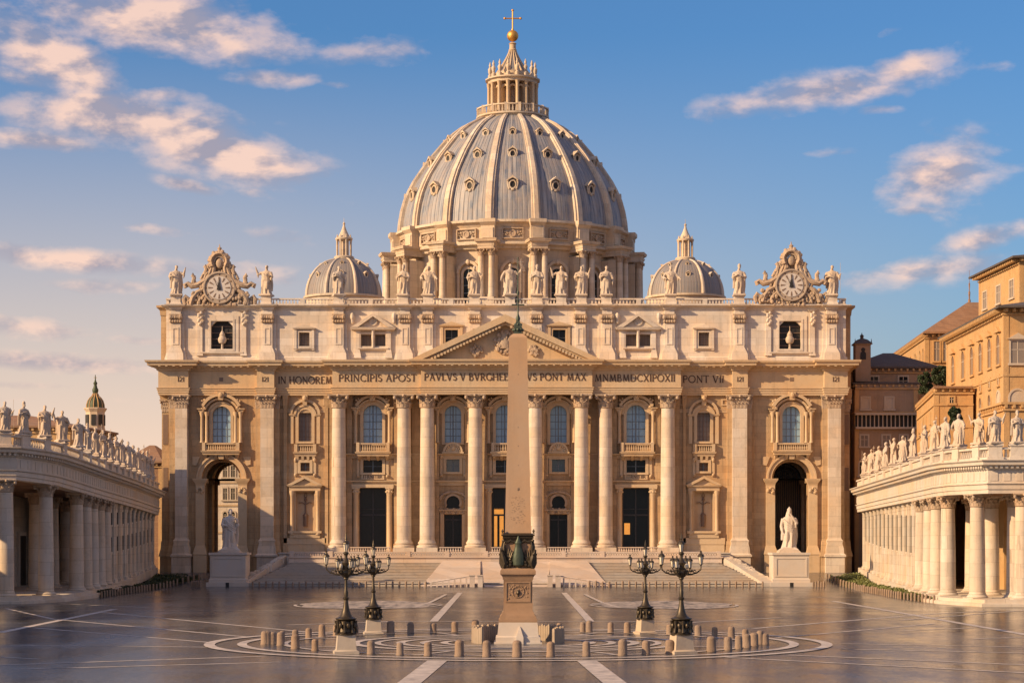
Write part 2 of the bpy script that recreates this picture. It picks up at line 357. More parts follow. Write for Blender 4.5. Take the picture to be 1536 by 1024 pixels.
def place(name, me, parent=None, loc=None, rz=0, scale=None):
    o = bpy.data.objects.new(name, me); COL.objects.link(o)
    po = OFF.get(parent.name, Vector((0, 0, 0))) if parent else Vector((0, 0, 0))
    if parent: o.parent = parent
    if loc is not None: o.location = Vector(loc)-po; OFF[o.name] = Vector(loc)
    else: OFF[o.name] = po.copy()
    if rz: o.rotation_euler = (0, 0, rz)
    if scale: o.scale = scale if hasattr(scale, '__len__') else (scale,)*3
    return o
def tag(o, label=None, cat=None, group=None, kind=None):
    if label: o['label'] = label
    if cat: o['category'] = cat
    if group: o['group'] = group
    if kind: o['kind'] = kind
    return o
def thing(name, loc, label, cat, group=None, rz=0):
    o = bpy.data.objects.new(name, None); COL.objects.link(o); o.location = loc; o.rotation_euler = (0, 0, rz)
    o.empty_display_size = .5
    OFF[o.name] = Vector(loc); return tag(o, label, cat, group)
KIDS = {}
def copy_tree(o, parent=None):
    c = o.copy(); COL.objects.link(c)
    if parent: c.parent = parent
    for ch in o.children: copy_tree(ch, c)
    return c
ORD = ['first','second','third','fourth','fifth','sixth','seventh','eighth','ninth','tenth','eleventh','twelfth','thirteenth','fourteenth','fifteenth','sixteenth','seventeenth','eighteenth','nineteenth','twentieth']
def ordn(i):
    if i < 20: return ORD[i]
    tens = ['twenty','thirty','forty','fifty'][(i+1)//10-2]; u = (i+1) % 10
    return {'twenty':'twentieth','thirty':'thirtieth','forty':'fortieth','fifty':'fiftieth'}[tens] if u == 0 else tens+' '+ORD[u-1]

# ------------------------------------------------------------------ ground
def gz(y, x=0):
    pts = [(-1e4, 0), (322, 0), (333, .35), (345, 1.3), (357, 2.15), (1e4, 2.15)]
    for (a, za), (b, zb) in zip(pts, pts[1:]):
        if a <= y <= b: return za+(zb-za)*(y-a)/(b-a)
mb = MB()
ys = [-800, 0, 60, 120, 180, 240, 300, 322, 333, 345, 357, 420, 700, 1500, 4000]; xs = [-3000, -400, -120, -60, 0, 60, 120, 400, 3000]
vs = [(x, y, gz(y)) for y in ys for x in xs]; nx = len(xs)
mb.add(vs, [(j*nx+i, j*nx+i+1, (j+1)*nx+i+1, (j+1)*nx+i) for j in range(len(ys)-1) for i in range(nx-1)])
tag(mb.build('ground', 'ground', smooth=False), kind='structure')
def G(px, py):
    D = HC*F/(py-805); return (Xp(px, D), D)
def ribbon(mb, pts, w, z=.008, w2=None):
    w2 = w2 or w; n = len(pts); vs = []
    for i, p in enumerate(pts):
        a = Vector(pts[max(i-1, 0)]); b = Vector(pts[min(i+1, n-1)]); t = (b-a).normalized(); q = Vector((-t.y, t.x))*(w+(w2-w)*i/max(1, n-1))/2
        for sg in (-1, 1): x, y = p[0]+sg*q.x, p[1]+sg*q.y; vs.append((x, y, gz(y)+z))
    mb.add(vs, [(2*i, 2*i+1, 2*i+3, 2*i+2) for i in range(n-1)])
mb = MB(); k = 0
for a, b, w in [((0,948),(172,913),.55),((9,912),(80,928),.3),((80,928),(375,955),.34),((154,918),(500,951),.36),((50,941),(316,963),.3),((16,967),(314,970),.3),
             ((0,997),(400,983.5),.36),((20,1003.5),(420,992.5),.30),((91,905),(224,911),.35),((0,985),(60,988),.3),
             ((1130,942),(1389,921),.42),((1389,921),(1500,915),.4),((1164,956),(1402,935),.3),((1350,946),(1460,941),.3),((1262,965),(1536,970),.3),((1262,973),(1536,979),.3),
             ((1183,982),(1600,999.5),.34),((1080,985),(1600,1012),.34),((1249,901),(1600,962),.55),((1150,908),(1340,913),.35),((1460,958),(1600,953),.3),
             ((1020,934),(1170,926),.4),((1350,930),(1600,910),.35),((430,937),(590,932),.4)]:
    k += 1; ribbon(mb, [G(*a), G(*b)], w*1.45, .008+.0008*k)
cxo, cyo = .47, 162.3
for sg in (-1, 1):
    ribbon(mb, [(sg*6.9, 90), (sg*5.0+.0, 139)], 1.35, .030); ribbon(mb, [(sg*7.7, 203), (sg*7.75, 308)], .8, .031)
ribbon(mb, [(-14, 203), (16, 203)], .5, .032); ribbon(mb, [(-60, 232), (60, 232)], .4, .033); ribbon(mb, [(-52, 285), (48, 285)], .4, .034)
for r, w in ((24, .85), (21.5, .75), (18.2, .5), (12.8, .8), (11, .5), (9.2, .7), (7.4, .6), (5.8, .6)):
    ribbon(mb, [(cxo+r*math.cos(2*PI*i/96), cyo+r*math.sin(2*PI*i/96)) for i in range(97)], w, .035+.0006*r)
for ang in range(0, 360, 45):
    a = R(ang+22.5); ribbon(mb, [(cxo+13.2*math.cos(a), cyo+13.2*math.sin(a)), (cxo+17.9*math.cos(a), cyo+17.9*math.sin(a))], .4, .033)
for ex in (-17.5, 18.5):      # pale fan shaped inlays before the steps
    cy = 253
    fan = MB(); n = 64; fan.add([(ex, cy, .045)]+[(ex+(8.4+.5*math.sin(7*t))*math.cos(t), cy+(15+.8*math.sin(5*t+1))*math.sin(t), .045) for t in [2*PI*i/n for i in range(n)]], [(0, 1+i, 1+(i+1) % n) for i in range(n)])
    tag(fan.build('paving_fan', 'fan', smooth=False), kind='structure')
    ribbon(mb, [(ex+8.9*math.cos(PI+PI*i/48), cy+15.5*math.sin(PI+PI*i/48)) for i in range(49)], .4, .050)
    sg = 1 if ex < 0 else -1
    ribbon(mb, [(ex+sg*2, cy-15), (ex+sg*6.0, cy-10), (ex+sg*7.2, cy+10), (ex+sg*8, cy+45)], .5, .06)
tag(mb.build('paving_lines', 'line', smooth=False), kind='structure')

# ------------------------------------------------------------------ statues
def figure(pose, voxel=.0125, seed=0, fine=False):
    rnd = random.Random(seed); mb = MB(); ph = rnd.random()*6; kf = rnd.choice((7, 8, 9, 11))
    rings = [(0,.155,.135),(.04,.165,.14),(.12,.15,.125),(.25,.135,.115),(.38,.13,.105),(.48,.135,.10),(.56,.125,.092),(.62,.13,.088),(.70,.148,.088),(.755,.15,.08),(.785,.12,.068),(.81,.055,.05),(.835,.042,.044),(.87,.04,.042)]
    n = 40; vs = []; fs = []; sway = rnd.choice((-1, 1))*.022
    for j, (z, a, b) in enumerate(rings):
        amp = .13*max(0, 1-z/.75)+.03*(z < .76)
        ox = sway*math.sin(z*PI*1.25); oy = -.01*math.sin(z*5)
        for i in range(n):
            t = 2*PI*i/n; f = 1+amp*math.sin(kf*t+ph+z*4.5*math.sin(t))+amp*.5*math.sin((kf*2+1)*t+z*9)
            vs.append((ox+a*f*math.cos(t), oy+b*f*math.sin(t), z))
    for j in range(len(rings)-1):
        for i in range(n): fs.append((j*n+i, j*n+(i+1)%n, (j+1)*n+(i+1)%n, (j+1)*n+i))
    fs += [tuple(range(n-1, -1, -1)), tuple((len(rings)-1)*n+i for i in range(n))]
    mb.add(vs, fs)
    # striding knee and mantle rolls
    mb.sph((.05*(1 if sway < 0 else -1), -.085, .30), .07, 12, 8, .8, .9, 2.4)
    for q in range(4):
        zz = .70-.05*q; mb.tube([(-.13+.01*q, -.05, zz+.04), (-.04, -.105, zz-.05), (.06, -.10, zz-.12), (.135, -.05, zz-.17)], .018+.004*(q % 2), 7)
    mb.tube([(.13, -.04, .74), (.15, .0, .55), (.16, .03, .35), (.15, .05, .12)], [.04, .045, .05, .04], 8, .6)
    mb.tube([(-.12, .05, .74), (-.14, .06, .5), (-.15, .06, .22)], [.035, .045, .04], 8, .6)
    # head
    hx = .01; mb.tube([(0, 0, .79), (hx, -.006, .88)], .032, 10)
    mb.sph((hx, -.012, .925), .05, 14, 10, .86, 1.0, 1.22); mb.sph((hx, .006, .94), .052, 12, 8, .98, 1.05, 1.1)
    mb.sph((hx, -.063, .918), .010, 6, 5, .8, 1, 1.6)
    if fine:
        for s_ in (-1, 1):
            mb.sph((hx+s_*.018, -.057, .938), .010, 6, 5, 1.3, .7, .6); mb.sph((hx+s_*.045, -.004, .925), .011, 6, 5, .5, .9, 1.5)
        mb.sph((hx, -.058, .898), .012, 6, 5, 1.3, .6, .45)
    if pose['beard']: mb.sph((hx, -.042, .885), .032, 10, 7, 1, .9, 1.3)
    if pose.get('veil'): mb.tube([(hx, .01, .985), (hx, .05, .93), (.0, .07, .84), (0, .075, .70), (0, .09, .5)], [.03, .06, .075, .11, .12], 12, .6); mb.lathe(hx, -.005, [(.055, .955), (.05, .99), (.02, 1.02), (.008, 1.05)], 10)
    if pose.get('mitre'): mb.lathe(hx, 0, [(.05, .955), (.056, .985), (.045, 1.02), (.012, 1.06)], 12)
    for sg, key in ((-1, 'L'), (1, 'R')):
        sh = Vector((sg*.135, 0, .755)); e = Vector(pose[key][0]); h = Vector(pose[key][1]); e.x *= sg; h.x *= sg
        mb.tube([sh, sh.lerp(e, .5), e, e.lerp(h, .6), h], [.046, .046, .042, .033, .021], 10)
        mb.tube([e.lerp(h, .1), e.lerp(h, .2)+Vector((0, 0, -.05)), e.lerp(h, .15)+Vector((sg*-.01, .01, -.14))], [.04, .035, .012], 8)
        d = (h-e).normalized(); side = d.cross(Vector((0, 1, 0))).normalized()
        mb.sph(tuple(h+d*.02), .022, 8, 6, 1, .8, 1)
        for q in range(5 if fine else 4):
            b = h+d*.03+side*(q-1.6)*.0105
            mb.tube([b, b+d*.022, b+d*.038+Vector((0, -.012, -.004))], [.0065, .006, .005], 6)
    it = pose.get('item')
    if it == 'staff': p = Vector(pose['R'][1]); mb.tube([(p.x, p.y-.02, .02), (p.x, p.y-.02, 1.06)], .010, 6)
    if it == 'cross': p = Vector(pose['R'][1]); mb.tube([(p.x, p.y-.02, .05), (p.x, p.y-.02, 1.14)], .012, 6); mb.tube([(p.x-.08, p.y-.02, 1.04), (p.x+.08, p.y-.02, 1.04)], .012, 6)
    if it == 'book': p = Vector(pose['L'][1]); mb.box(-p.x-.04, -p.x+.035, p.y-.05, p.y-.02, p.z-.03, p.z+.06)
    if it == 'sword': p = Vector(pose['R'][1]); mb.tube([(p.x, p.y-.02, p.z+.04), (p.x+.03, p.y-.03, .10)], [.014, .010], 6); mb.tube([(p.x-.04, p.y-.02, p.z-.02), (p.x+.05, p.y-.02, p.z-.02)], .009, 6)
    mb.block(0, 0, [(.19, -.05), (.19, 0.0), (.165, .02)]) if not fine else mb.rects([(-.23,.23,-.19,.19,-.05), (-.22,.22,-.18,.18,0), (-.15,.15,-.13,.13,.05)])
    o = mb.build('tmp', 'statue', smooth=False)
    md = o.modifiers.new('r', 'REMESH'); md.mode = 'VOXEL'; md.voxel_size = voxel
    s2 = o.modifiers.new('s', 'SMOOTH'); s2.factor = .5; s2.iterations = 1
    dg = bpy.context.evaluated_depsgraph_get(); me = bpy.data.meshes.new_from_object(o.evaluated_get(dg)); me.name = 'statue'
    bpy.data.objects.remove(o)
    me.polygons.foreach_set('use_smooth', [True]*len(me.polygons))
    me.materials.clear(); me.materials.append(M['statue']); return me
POSES = [
    dict(L=((.20,-.05,.60),(.12,-.14,.62)), R=((.22,-.04,.66),(.26,-.12,.86)), beard=1, item=None),
    dict(L=((.21,-.03,.58),(.10,-.15,.60)), R=((.22,-.04,.60),(.25,-.14,.66)), beard=1, item='staff'),
    dict(L=((.20,-.06,.60),(.10,-.15,.64)), R=((.20,-.02,.56),(.19,-.06,.40)), beard=1, item='book'),
    dict(L=((.25,-.03,.68),(.30,-.08,.88)), R=((.20,-.05,.58),(.10,-.14,.64)), beard=0, item=None),
    dict(L=((.20,-.05,.58),(.06,-.15,.66)), R=((.20,-.05,.58),(.05,-.15,.60)), beard=1, item=None, mitre=1),
    dict(L=((.23,.0,.58),(.27,-.06,.48)), R=((.23,-.03,.64),(.30,-.10,.80)), beard=0, item='cross'),
    dict(L=((.22,-.02,.60),(.16,-.12,.55)), R=((.23,-.02,.62),(.28,-.08,.56)), beard=1, item='sword')]
FIG = [figure(p, .0125, 10+i) for i, p in enumerate(POSES)]
FIGDESC = ['raising an arm', 'with tall staff', 'holding a book', 'lifting one hand', 'wearing a mitre', 'with a cross', 'with lowered sword']
def stat(k, loc, h, rz, label, group, name='statue', sx=1.0):
    o = place(name, FIG[k], None, loc, rz, (h*sx, h*sx, h)); return tag(o, label, 'statue', group)

# ------------------------------------------------------------------ capitals
def leaf(mb, base, out, z0, h, w, curl):
    side = Vector((-out.y, out.x, 0)); prev = None; vs = []
    prof = [(0, 0, 1), (.05, .45, 1.1), (.16, .8, .95), (.42, 1.0, .7), (.62, .86, .25)]
    for (o_, zz, ww) in prof:
        c = Vector((base.x, base.y, z0+zz*h))+out*o_*curl
        vs += [tuple(c-side*w*ww/2), tuple(c+out*w*.16), tuple(c+side*w*ww/2), tuple(c-out*w*.25)]
    fs = []
    for k in range(len(prof)-1):
        for i in range(4): fs.append((4*k+i, 4*k+(i+1)%4, 4*k+4+(i+1)%4, 4*k+4+i))
    fs += [(3,2,1,0), (4*len(prof)-4, 4*len(prof)-3, 4*len(prof)-2, 4*len(prof)-1)]
    mb.add(vs, fs)
def capital_mesh(r, h, square=None):
    """round: r ; square: (hx, hy) half sizes"""
    mb = MB()
    def ringpt(a):
        if not square: return Vector((r*math.cos(a), r*math.sin(a), 0)), Vector((math.cos(a), math.sin(a), 0))
        hx, hy = square; c, s_ = math.cos(a), math.sin(a); k = min(hx/max(1e-6, abs(c)), hy/max(1e-6, abs(s_)))
        nrm = Vector((1 if c > 0 else -1, 0, 0)) if abs(c)*hy > abs(s_)*hx else Vector((0, 1 if s_ > 0 else -1, 0))
        return Vector((c*k, s_*k, 0)), nrm
    if square:
        hx, hy = square; mb.rects([(-hx, hx, -hy, hy, 0), (-hx*1.0, hx, -hy, hy, h*.6), (-hx*1.25, hx*1.25, -hy-hx*.25, hy+hx*.25, h*.88)])
        pts = []
        for q in range(4): pts += [(Vector((-hx+2*hx*(q+.5)/4, -hy, 0)), Vector((0, -1, 0)))]
        ny = max(1, int(hy/hx*4+.5))
        for q in range(ny):
            for sg in (-1, 1): pts += [(Vector((sg*hx, -hy+2*hy*(q+.5)/ny, 0)), Vector((sg, 0, 0)))]
        pts2 = [(Vector((-hx+2*hx*(q)/4, -hy, 0)), Vector((0, -1, 0))) for q in range(5)]
    else:
        mb.lathe(0, 0, [(r, 0), (r*1.1, h*.04), (r, h*.08), (r*.98, h*.5), (r*1.12, h*.75), (r*1.38, h*.88)], 20)
        pts = [ringpt(2*PI*(q)/10) for q in range(10)]; pts2 = [ringpt(2*PI*(q+.5)/10) for q in range(10)]
        hx = hy = r*.98
    w = .52*r
    for p, o_ in pts: leaf(mb, p, o_, h*.05, h*.38, w, r*.42)
    for p, o_ in pts2: leaf(mb, p, o_, h*.28, h*.42, w, r*.62)
    for sx in (-1, 1):
        for sy in (-1, 1):
            d = Vector((sx, sy, 0))*(1 if not square else 1)
            c = Vector((sx*(hx*1.28), sy*(hy+hx*.28), h*.76))
            mb.sph(tuple(c), r*.27, 8, 6, .9, .9, 1.1)
            mb.tube([(sx*hx*.5, sy*hy*.9, h*.45), tuple(c*.85+Vector((0, 0, h*.09))), tuple(c)], [r*.12, r*.15, r*.18], 6)
    A = hx*1.52; B = hy+hx*.52
    mb.rects([(-A*.95, A*.95, -B*.95, B*.95, h*.87), (-A, A, -B, B, h*.93), (-A, A, -B, B, h)])
    mb.sph((0, -B, h*.9), r*.22, 8, 6)
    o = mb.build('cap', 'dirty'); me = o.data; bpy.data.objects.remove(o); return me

# ------------------------------------------------------------------ letters (roman capitals from strokes)
def arcpts(cx, cz, rx, rz, a0, a1, n=10): return [(cx+rx*math.cos(R(a0+(a1-a0)*i/n)), cz+rz*math.sin(R(a0+(a1-a0)*i/n))) for i in range(n+1)]
TK, TN = .15, .075
GL = {
 'I': (.26, [([(.13,0),(.13,1)],TK),([(.02,.03),(.24,.03)],.05),([(.02,.97),(.24,.97)],.05)]),
 'N': (.86, [([(.14,0),(.14,1)],TN),([(.14,.97),(.72,.03)],TK),([(.72,0),(.72,1)],TN),([(.02,.97),(.2,.97)],.05),([(.02,.03),(.26,.03)],.05),([(.6,.97),(.84,.97)],.05)]),
 'H': (.86, [([(.14,0),(.14,1)],TK),([(.72,0),(.72,1)],TK),([(.14,.52),(.72,.52)],TN),([(.02,.03),(.26,.03)],.05),([(.02,.97),(.26,.97)],.05),([(.6,.03),(.84,.03)],.05),([(.6,.97),(.84,.97)],.05)]),
 'O': (.96, [(arcpts(.48,.5,.42,.47,0,360,20),.12)]),
 'R': (.74, [([(.14,0),(.14,1)],TK),([(.14,.95)]+arcpts(.34,.73,.22,.22,90,-90)+[(.14,.51)],.11),([(.34,.5),(.68,.02)],TK),([(.02,.03),(.26,.03)],.05)]),
 'E': (.62, [([(.14,0),(.14,1)],TK),([(.14,.96),(.54,.96)],TN),([(.14,.52),(.48,.52)],TN),([(.14,.04),(.57,.04)],TN),([(.55,.86),(.55,1)],.05),([(.58,.0),(.58,.16)],.05)]),
 'M': (1.04,[([(.16,0),(.24,1)],TN),([(.24,.97),(.52,.05)],TK),([(.52,.05),(.80,.97)],TN),([(.80,1),(.90,0)],TK),([(.06,.03),(.27,.03)],.05),([(.78,.03),(1.0,.03)],.05)]),
 'P': (.66, [([(.14,0),(.14,1)],TK),([(.14,.95)]+arcpts(.36,.71,.22,.24,90,-90)+[(.14,.47)],.11),([(.02,.03),(.28,.03)],.05)]),
 'C': (.82, [(arcpts(.48,.5,.40,.46,48,312,16),.12),([(.76,.74),(.76,.94)],.05)]),
 'S': (.58, [(arcpts(.29,.73,.20,.22,30,270,10)+arcpts(.29,.27,.22,.23,90,-150,10),.12)]),
 'A': (.84, [([(.12,0),(.43,1)],TN),([(.41,1),(.74,0)],TK),([(.22,.36),(.64,.36)],TN),([(.02,.03),(.22,.03)],.05),([(.62,.03),(.84,.03)],.05)]),
 'T': (.72, [([(.36,0),(.36,1)],TK),([(.03,.96),(.69,.96)],TN),([(.04,.84),(.04,.99)],.05),([(.68,.84),(.68,.99)],.05),([(.24,.03),(.48,.03)],.05)]),
 'V': (.82, [([(.10,1),(.42,0)],TK),([(.42,0),(.72,1)],TN),([(.0,.97),(.22,.97)],.05),([(.62,.97),(.82,.97)],.05)]),
 'L': (.60, [([(.14,0),(.14,1)],TK),([(.14,.04),(.56,.04)],TN),([(.56,.0),(.56,.16)],.05),([(.02,.97),(.26,.97)],.05)]),
 'B': (.68, [([(.14,0),(.14,1)],TK),([(.14,.95)]+arcpts(.34,.75,.19,.20,90,-90)+[(.14,.55)],.10),([(.34,.55)]+arcpts(.36,.29,.24,.26,90,-90)+[(.14,.03)],.10)]),
 'G': (.86, [(arcpts(.48,.5,.40,.46,48,330,16),.12),([(.80,.05),(.80,.44)],TK),([(.68,.44),(.88,.44)],.05)]),
 'X': (.82, [([(.10,1),(.70,0)],TK),([(.72,1),(.10,0)],TN),([(.0,.03),(.2,.03)],.05),([(.6,.97),(.8,.97)],.05)]),
 'D': (.86, [([(.14,0),(.14,1)],TK),([(.14,.95),(.38,.95)]+arcpts(.40,.5,.38,.45,90,-90)+[(.14,.05)],.11)]),
 '2': (.56, [(arcpts(.27,.74,.2,.22,160,-30,8)+[(.05,.06),(.5,.06)],.1)]),
 ' ': (.30, []), '.': (.24, [([(.12,.46),(.12,.56)],.10)])}
def text(mb, s_, x0, x1, z0, h, yf, dep=.07):
    tot = sum(GL[c][0] for c in s_)+.07*(len(s_)-1); k = (x1-x0)/tot; x = x0; li = 0
    for c in s_:
        w, st = GL[c]; sk = 0
        for pts, tw in st:
            sk += 1
            for (a, b) in zip(pts, pts[1:]):
                A = Vector((x+a[0]*k, z0+a[1]*h)); B = Vector((x+b[0]*k, z0+b[1]*h)); d = (B-A)
                if d.length < 1e-6: continue
                d.normalize(); n = Vector((-d.y, d.x))*tw*h*.5; e = d*(tw*h*.12 if len(pts) > 2 else 0)
                q = [A-n-e, B-n+e, B+n+e, A+n-e]; li += 1
                mb.prism([(p.x, p.y) for p in q], yf-dep-.001*(li % 7), yf+.02)
        x += (w+.07)*k

# ================================================================== BASILICA
DF = 358.0; YW = 360.0
def fx(px): return Xp(px, DF)
def fz(py): return Zp(py, DF)
def fy(d): return YW-d
U = DF/F
BAS = thing('basilica', (fx(757.5), YW, 2.0), 'domed travertine basilica with columned front, clocks and inscription behind the obelisk', 'church')
CORN = lambda z0, z1, p: [(0, z0), (.12*p, z0+.05*(z1-z0)), (.15*p, z0+.2*(z1-z0)), (.35*p, z0+.3*(z1-z0)), (.38*p, z0+.42*(z1-z0)), (.80*p, z0+.5*(z1-z0)), (.82*p, z0+.72*(z1-z0)), (.95*p, z0+.8*(z1-z0)), (p, z1-.02), (p, z1)]
TERR = 5.65
bays = dict(arch=[330, 1189.5], narrow=[456, 1057], door=[558, 955], small=[679, 838], mid=[757])
colx = [508, 606, 641, 713, 803, 872, 908, 1002]
holes = []; sp = []
def hole(cx, w, yt, yb, arched=True):
    x = fx(cx); hw = w*U/2; holes.append((x-hw, x+hw, fz(yb), fz(yt)))
    if arched: sp.append((x, fz(yt)-hw, hw, fz(yt)))
for c in bays['arch']: hole(c, 60, 687, 861.5); hole(c, 28, 608, 663)
for c in bays['narrow']: hole(c, 20, 613, 661); hole(c, 14, 693, 706, False); hole(c, 28, 738, 796, False)
for c in bays['door']: hole(c, 29, 606, 664); hole(c, 29, 689, 708, False); hole(c, 41, 731, 828, False)
for c in bays['small']: hole(c, 25, 607, 663); hole(c, 20, 688, 707, False); hole(c, 20, 743, 762); hole(c, 27, 771, 828, False)
for c in bays['mid']: hole(c, 27, 606, 664); hole(c, 27, 689, 708, False); hole(c, 39, 731, 828, False)
mb = MB(); mb.wall(fx(250), fx(1268), 1.6, fz(541), YW, YW+1.6, holes)
for (x, zs, r, zt) in sp: mb.spandrels(x, zs, r, zt, YW, YW+1.6)
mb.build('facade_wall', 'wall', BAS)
# body of the church behind the front
mb = MB()
mb.wall(fx(250), fx(1268), 1.6, 47.5, YW+16, YW+17, [(fx(c)-30*U, fx(c)+30*U, 1.61, fz(687)) for c in bays['arch'][:1]])
mb.box(fx(250), fx(250)+1.5, YW+1.6, YW+16, 1.6, 47.4); mb.box(fx(1268)-1.5, fx(1268), YW+1.6, YW+16, 1.6, 47.4)
mb.box(fx(250)+.01, fx(1268)-.01, YW+1.5, YW+16.5, 46.6, 47.45)
mb.box(fx(390), fx(1125), YW+3.5, YW+3.9, TERR, 46)   # inner wall of the portico
mb.box(fx(390), fx(1125), YW+1.6, YW+3.5, TERR-.2, TERR)
mb.box(-30, 28, YW+17, 445, 1.6, 45.5); mb.box(-68, 68, 445, 497, 1.6, 45); mb.box(-32, 32, 497, 540, 1.6, 45)
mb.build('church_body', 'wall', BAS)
# arch passages with barrel vaults
for i, c in enumerate(bays['arch']):
    x = fx(c); r = 30*U; zt = fz(687); mb = MB()
    for sg in (-1, 1): mb.box(*sorted((x+sg*r, x+sg*(r+3.2))), YW+1.6, YW+15.99, 1.6, zt-r)
    mb.wall(x-r-3.2, x+r+3.2, zt-r, zt+2, YW+1.61, YW+15.98, [(x-r, x+r, zt-r, zt)]); mb.spandrels(x, zt-r, r, zt, YW+1.61, YW+15.98)
    for d in (.9, 8, 15): mb.arcband(x, zt-r, r-.5, r+.05, YW+1.6+d-.8, YW+1.6+d, 0, 180, 20)
    for d in (.9, 8, 15):
        for sg in (-1, 1): mb.box(*sorted((x+sg*(r-.5), x+sg*(r+.02))), YW+.8+d, YW+1.6+d, 1.7, zt-r); mb.box(*sorted((x+sg*(r-.85), x+sg*(r+.02))), YW+.7+d, YW+1.7+d, zt-r-.75, zt-r)
    mb.build('arch_passage', 'wall' if i == 0 else 'wall', BAS)
x = fx(1189.5); mb = MB(); r = 30*U; zt = fz(687)      # iron gate and dark screen in the right arch
for q in range(19): xx = x-r+q*2*r/18; hh = math.sqrt(max(.05, r*r-(xx-x)**2)); mb.tube([(xx, YW+9, 2.2), (xx, YW+9, zt-r+hh)], .07, 5)
for zz in (4, 8, zt-r): mb.box(x-r, x+r, YW+8.93, YW+9.07, zz-.09, zz+.09)
for q in range(1, 4): mb.arcband(x, zt-r, r*q/4-.08, r*q/4+.08, YW+8.9, YW+9.1, 0, 180, 16)
mb.build('gate', 'iron', BAS)
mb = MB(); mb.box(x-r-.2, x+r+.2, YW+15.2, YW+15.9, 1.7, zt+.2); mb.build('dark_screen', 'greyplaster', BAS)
# terrace podium under the columns
mb = MB(); mb.rects([(fx(424), fx(1090), 352.4, YW+2, 1.5), (fx(424), fx(1090), 352.4, YW+2, TERR-.25), (fx(424)-.15, fx(1090)+.15, 352.2, YW+2, TERR-.2), (fx(424)-.15, fx(1090)+.15, 352.2, YW+2, TERR)])
mb.build('podium', 'steps', BAS)
# entablature pieces: x0,x1 (px), front d, cornice projection
ent = [(250, 1268, .9, 1.35), (237, 282, 2.1, 1.75), (385, 411, 2.1, 1.35), (499, 1021, 2.9, 1.45), (632, 888, 3.7, 1.75), (1099, 1122, 2.1, 1.35), (1237, 1272, 2.1, 1.75)]
zA, zF, zC, zT = fz(592), fz(581), fz(556), fz(541)
mbe = MB(); mbf = MB(); mbc = MB()
for i, (a, b, d, p) in enumerate(ent):
    e = .004*i; back = YW+1.0+.3*(i > 0)
    mbe.mold(fx(a), fx(b), fy(d-.35), back, [(0, zA+e), (0, zA+.35), (.10, zA+.38), (.10, zA+.75), (.2, zA+.78), (.2, zF-.14), (.32, zF-.1), (.32, zF+e)])
    mbf.mold(fx(a), fx(b), fy(d-.32), back, [(0, zF+e), (0, zC+e)])
    mbc.mold(fx(a), fx(b), fy(d-.32), back, CORN(zC, zT+e*2, p+.3))
    n = int((b-a)*U/.62)
    for q in range(n):
        xx = fx(a)+.1+(fx(b)-fx(a)-.2)*(q+.5)/n; mbc.box(xx-.17, xx+.17, fy(d-.32)-.5, fy(d-.32), zC+.38, zC+.62)
        if q % 2 == 0: mbc.box(xx-.2, xx+.2, fy(d-.32)-.85*p-.1, fy(d-.32)-.2, zC+.68, zC+.9)
mbe.build('architrave', 'trim', BAS); mbf.build('frieze', 'trim', BAS); mbc.build('cornice', 'trim', BAS)
for s_, a, b, yt, d in [('IN HONOREM', 416, 497, 574.5, .58), ('PRINCIPIS APOST', 508, 625, 572.5, 2.58), ('PAVLVS V BVRGHEES', 636.5, 769, 571.5, 3.38), ('VS PONT MAX', 789.5, 879, 571.5, 3.38), ('MNMBMDCXIPOXII', 891.5, 1012, 572.5, 2.58), ('PONT VII', 1025, 1087, 573, .58)]:
    tw = sum(GL[ch][0]+.07 for ch in s_)-.07; kx_ = (fx(b)-fx(a))/tw; xq = fx(a)
    for wd in s_.split(' '):
        ww = sum(GL[ch][0]+.07 for ch in wd)-.07; mb = MB(); text(mb, wd, xq, xq+ww*kx_, fz(yt), 11.0*U, fy(d)); mb.build('inscription', 'letters', BAS); xq += (ww+.07+.37)*kx_
for c, d in ((271, 1.78), (397.5, 1.78), (1110.5, 1.78), (1254, 1.78)): mb = MB(); text(mb, 'I2I', fx(c-5), fx(c+5), fz(572), 7*U, fy(d)); mb.build('carved_number', 'letters', BAS)
mb = MB()
for c in bays['arch']: mb.box(fx(c)-.35, fx(c)+.35, fy(.61), fy(.4), fz(571), fz(565))
mb.build('vent', 'dull_brown', BAS)
# pediment
mb = MB(); a0, a1, ap = fx(617), fx(900), (fx(758), fz(474)); zb = zT+.02; back = YW-.3
def rake(xa, za, th, y0, y1, inset=0):
    cx_, cz_ = ap
    mb.prism([(xa, za), (cx_, cz_), (cx_, cz_-th), (xa+(1 if xa < cx_ else -1)*th*1.6, za)], y0, y1)
for xa in (a0, a1):
    rake(xa, zb, 1.25, fy(5.1), back); 
    xb = xa+(.9 if xa < ap[0] else -.9)
    s_ = 1 if xa < ap[0] else -1
    mb.prism([(xa+s_*1.8, zb), (ap[0], ap[1]-1.15), (ap[0], ap[1]-1.75), (xa+s_*3.2, zb)], fy(4.5), back)
    L_ = ap[0]-xa
    for q in range(26):
        t = .09+.88*q/26; xx = xa+L_*t; zz = zb+(ap[1]-zb)*t-1.75; mb.box(xx-.2, xx+.2, fy(4.9), fy(4), max(zb, zz-.12), zz+.35)
mb.build('pediment', 'trim', BAS)
mb = MB(); mb.prism([(a0+2.6, zb), (a1-2.6, zb), (ap[0], ap[1]-1.5)], fy(3.3), back)
mb.build('tympanum', 'trim', BAS)
rr = random.Random(5)
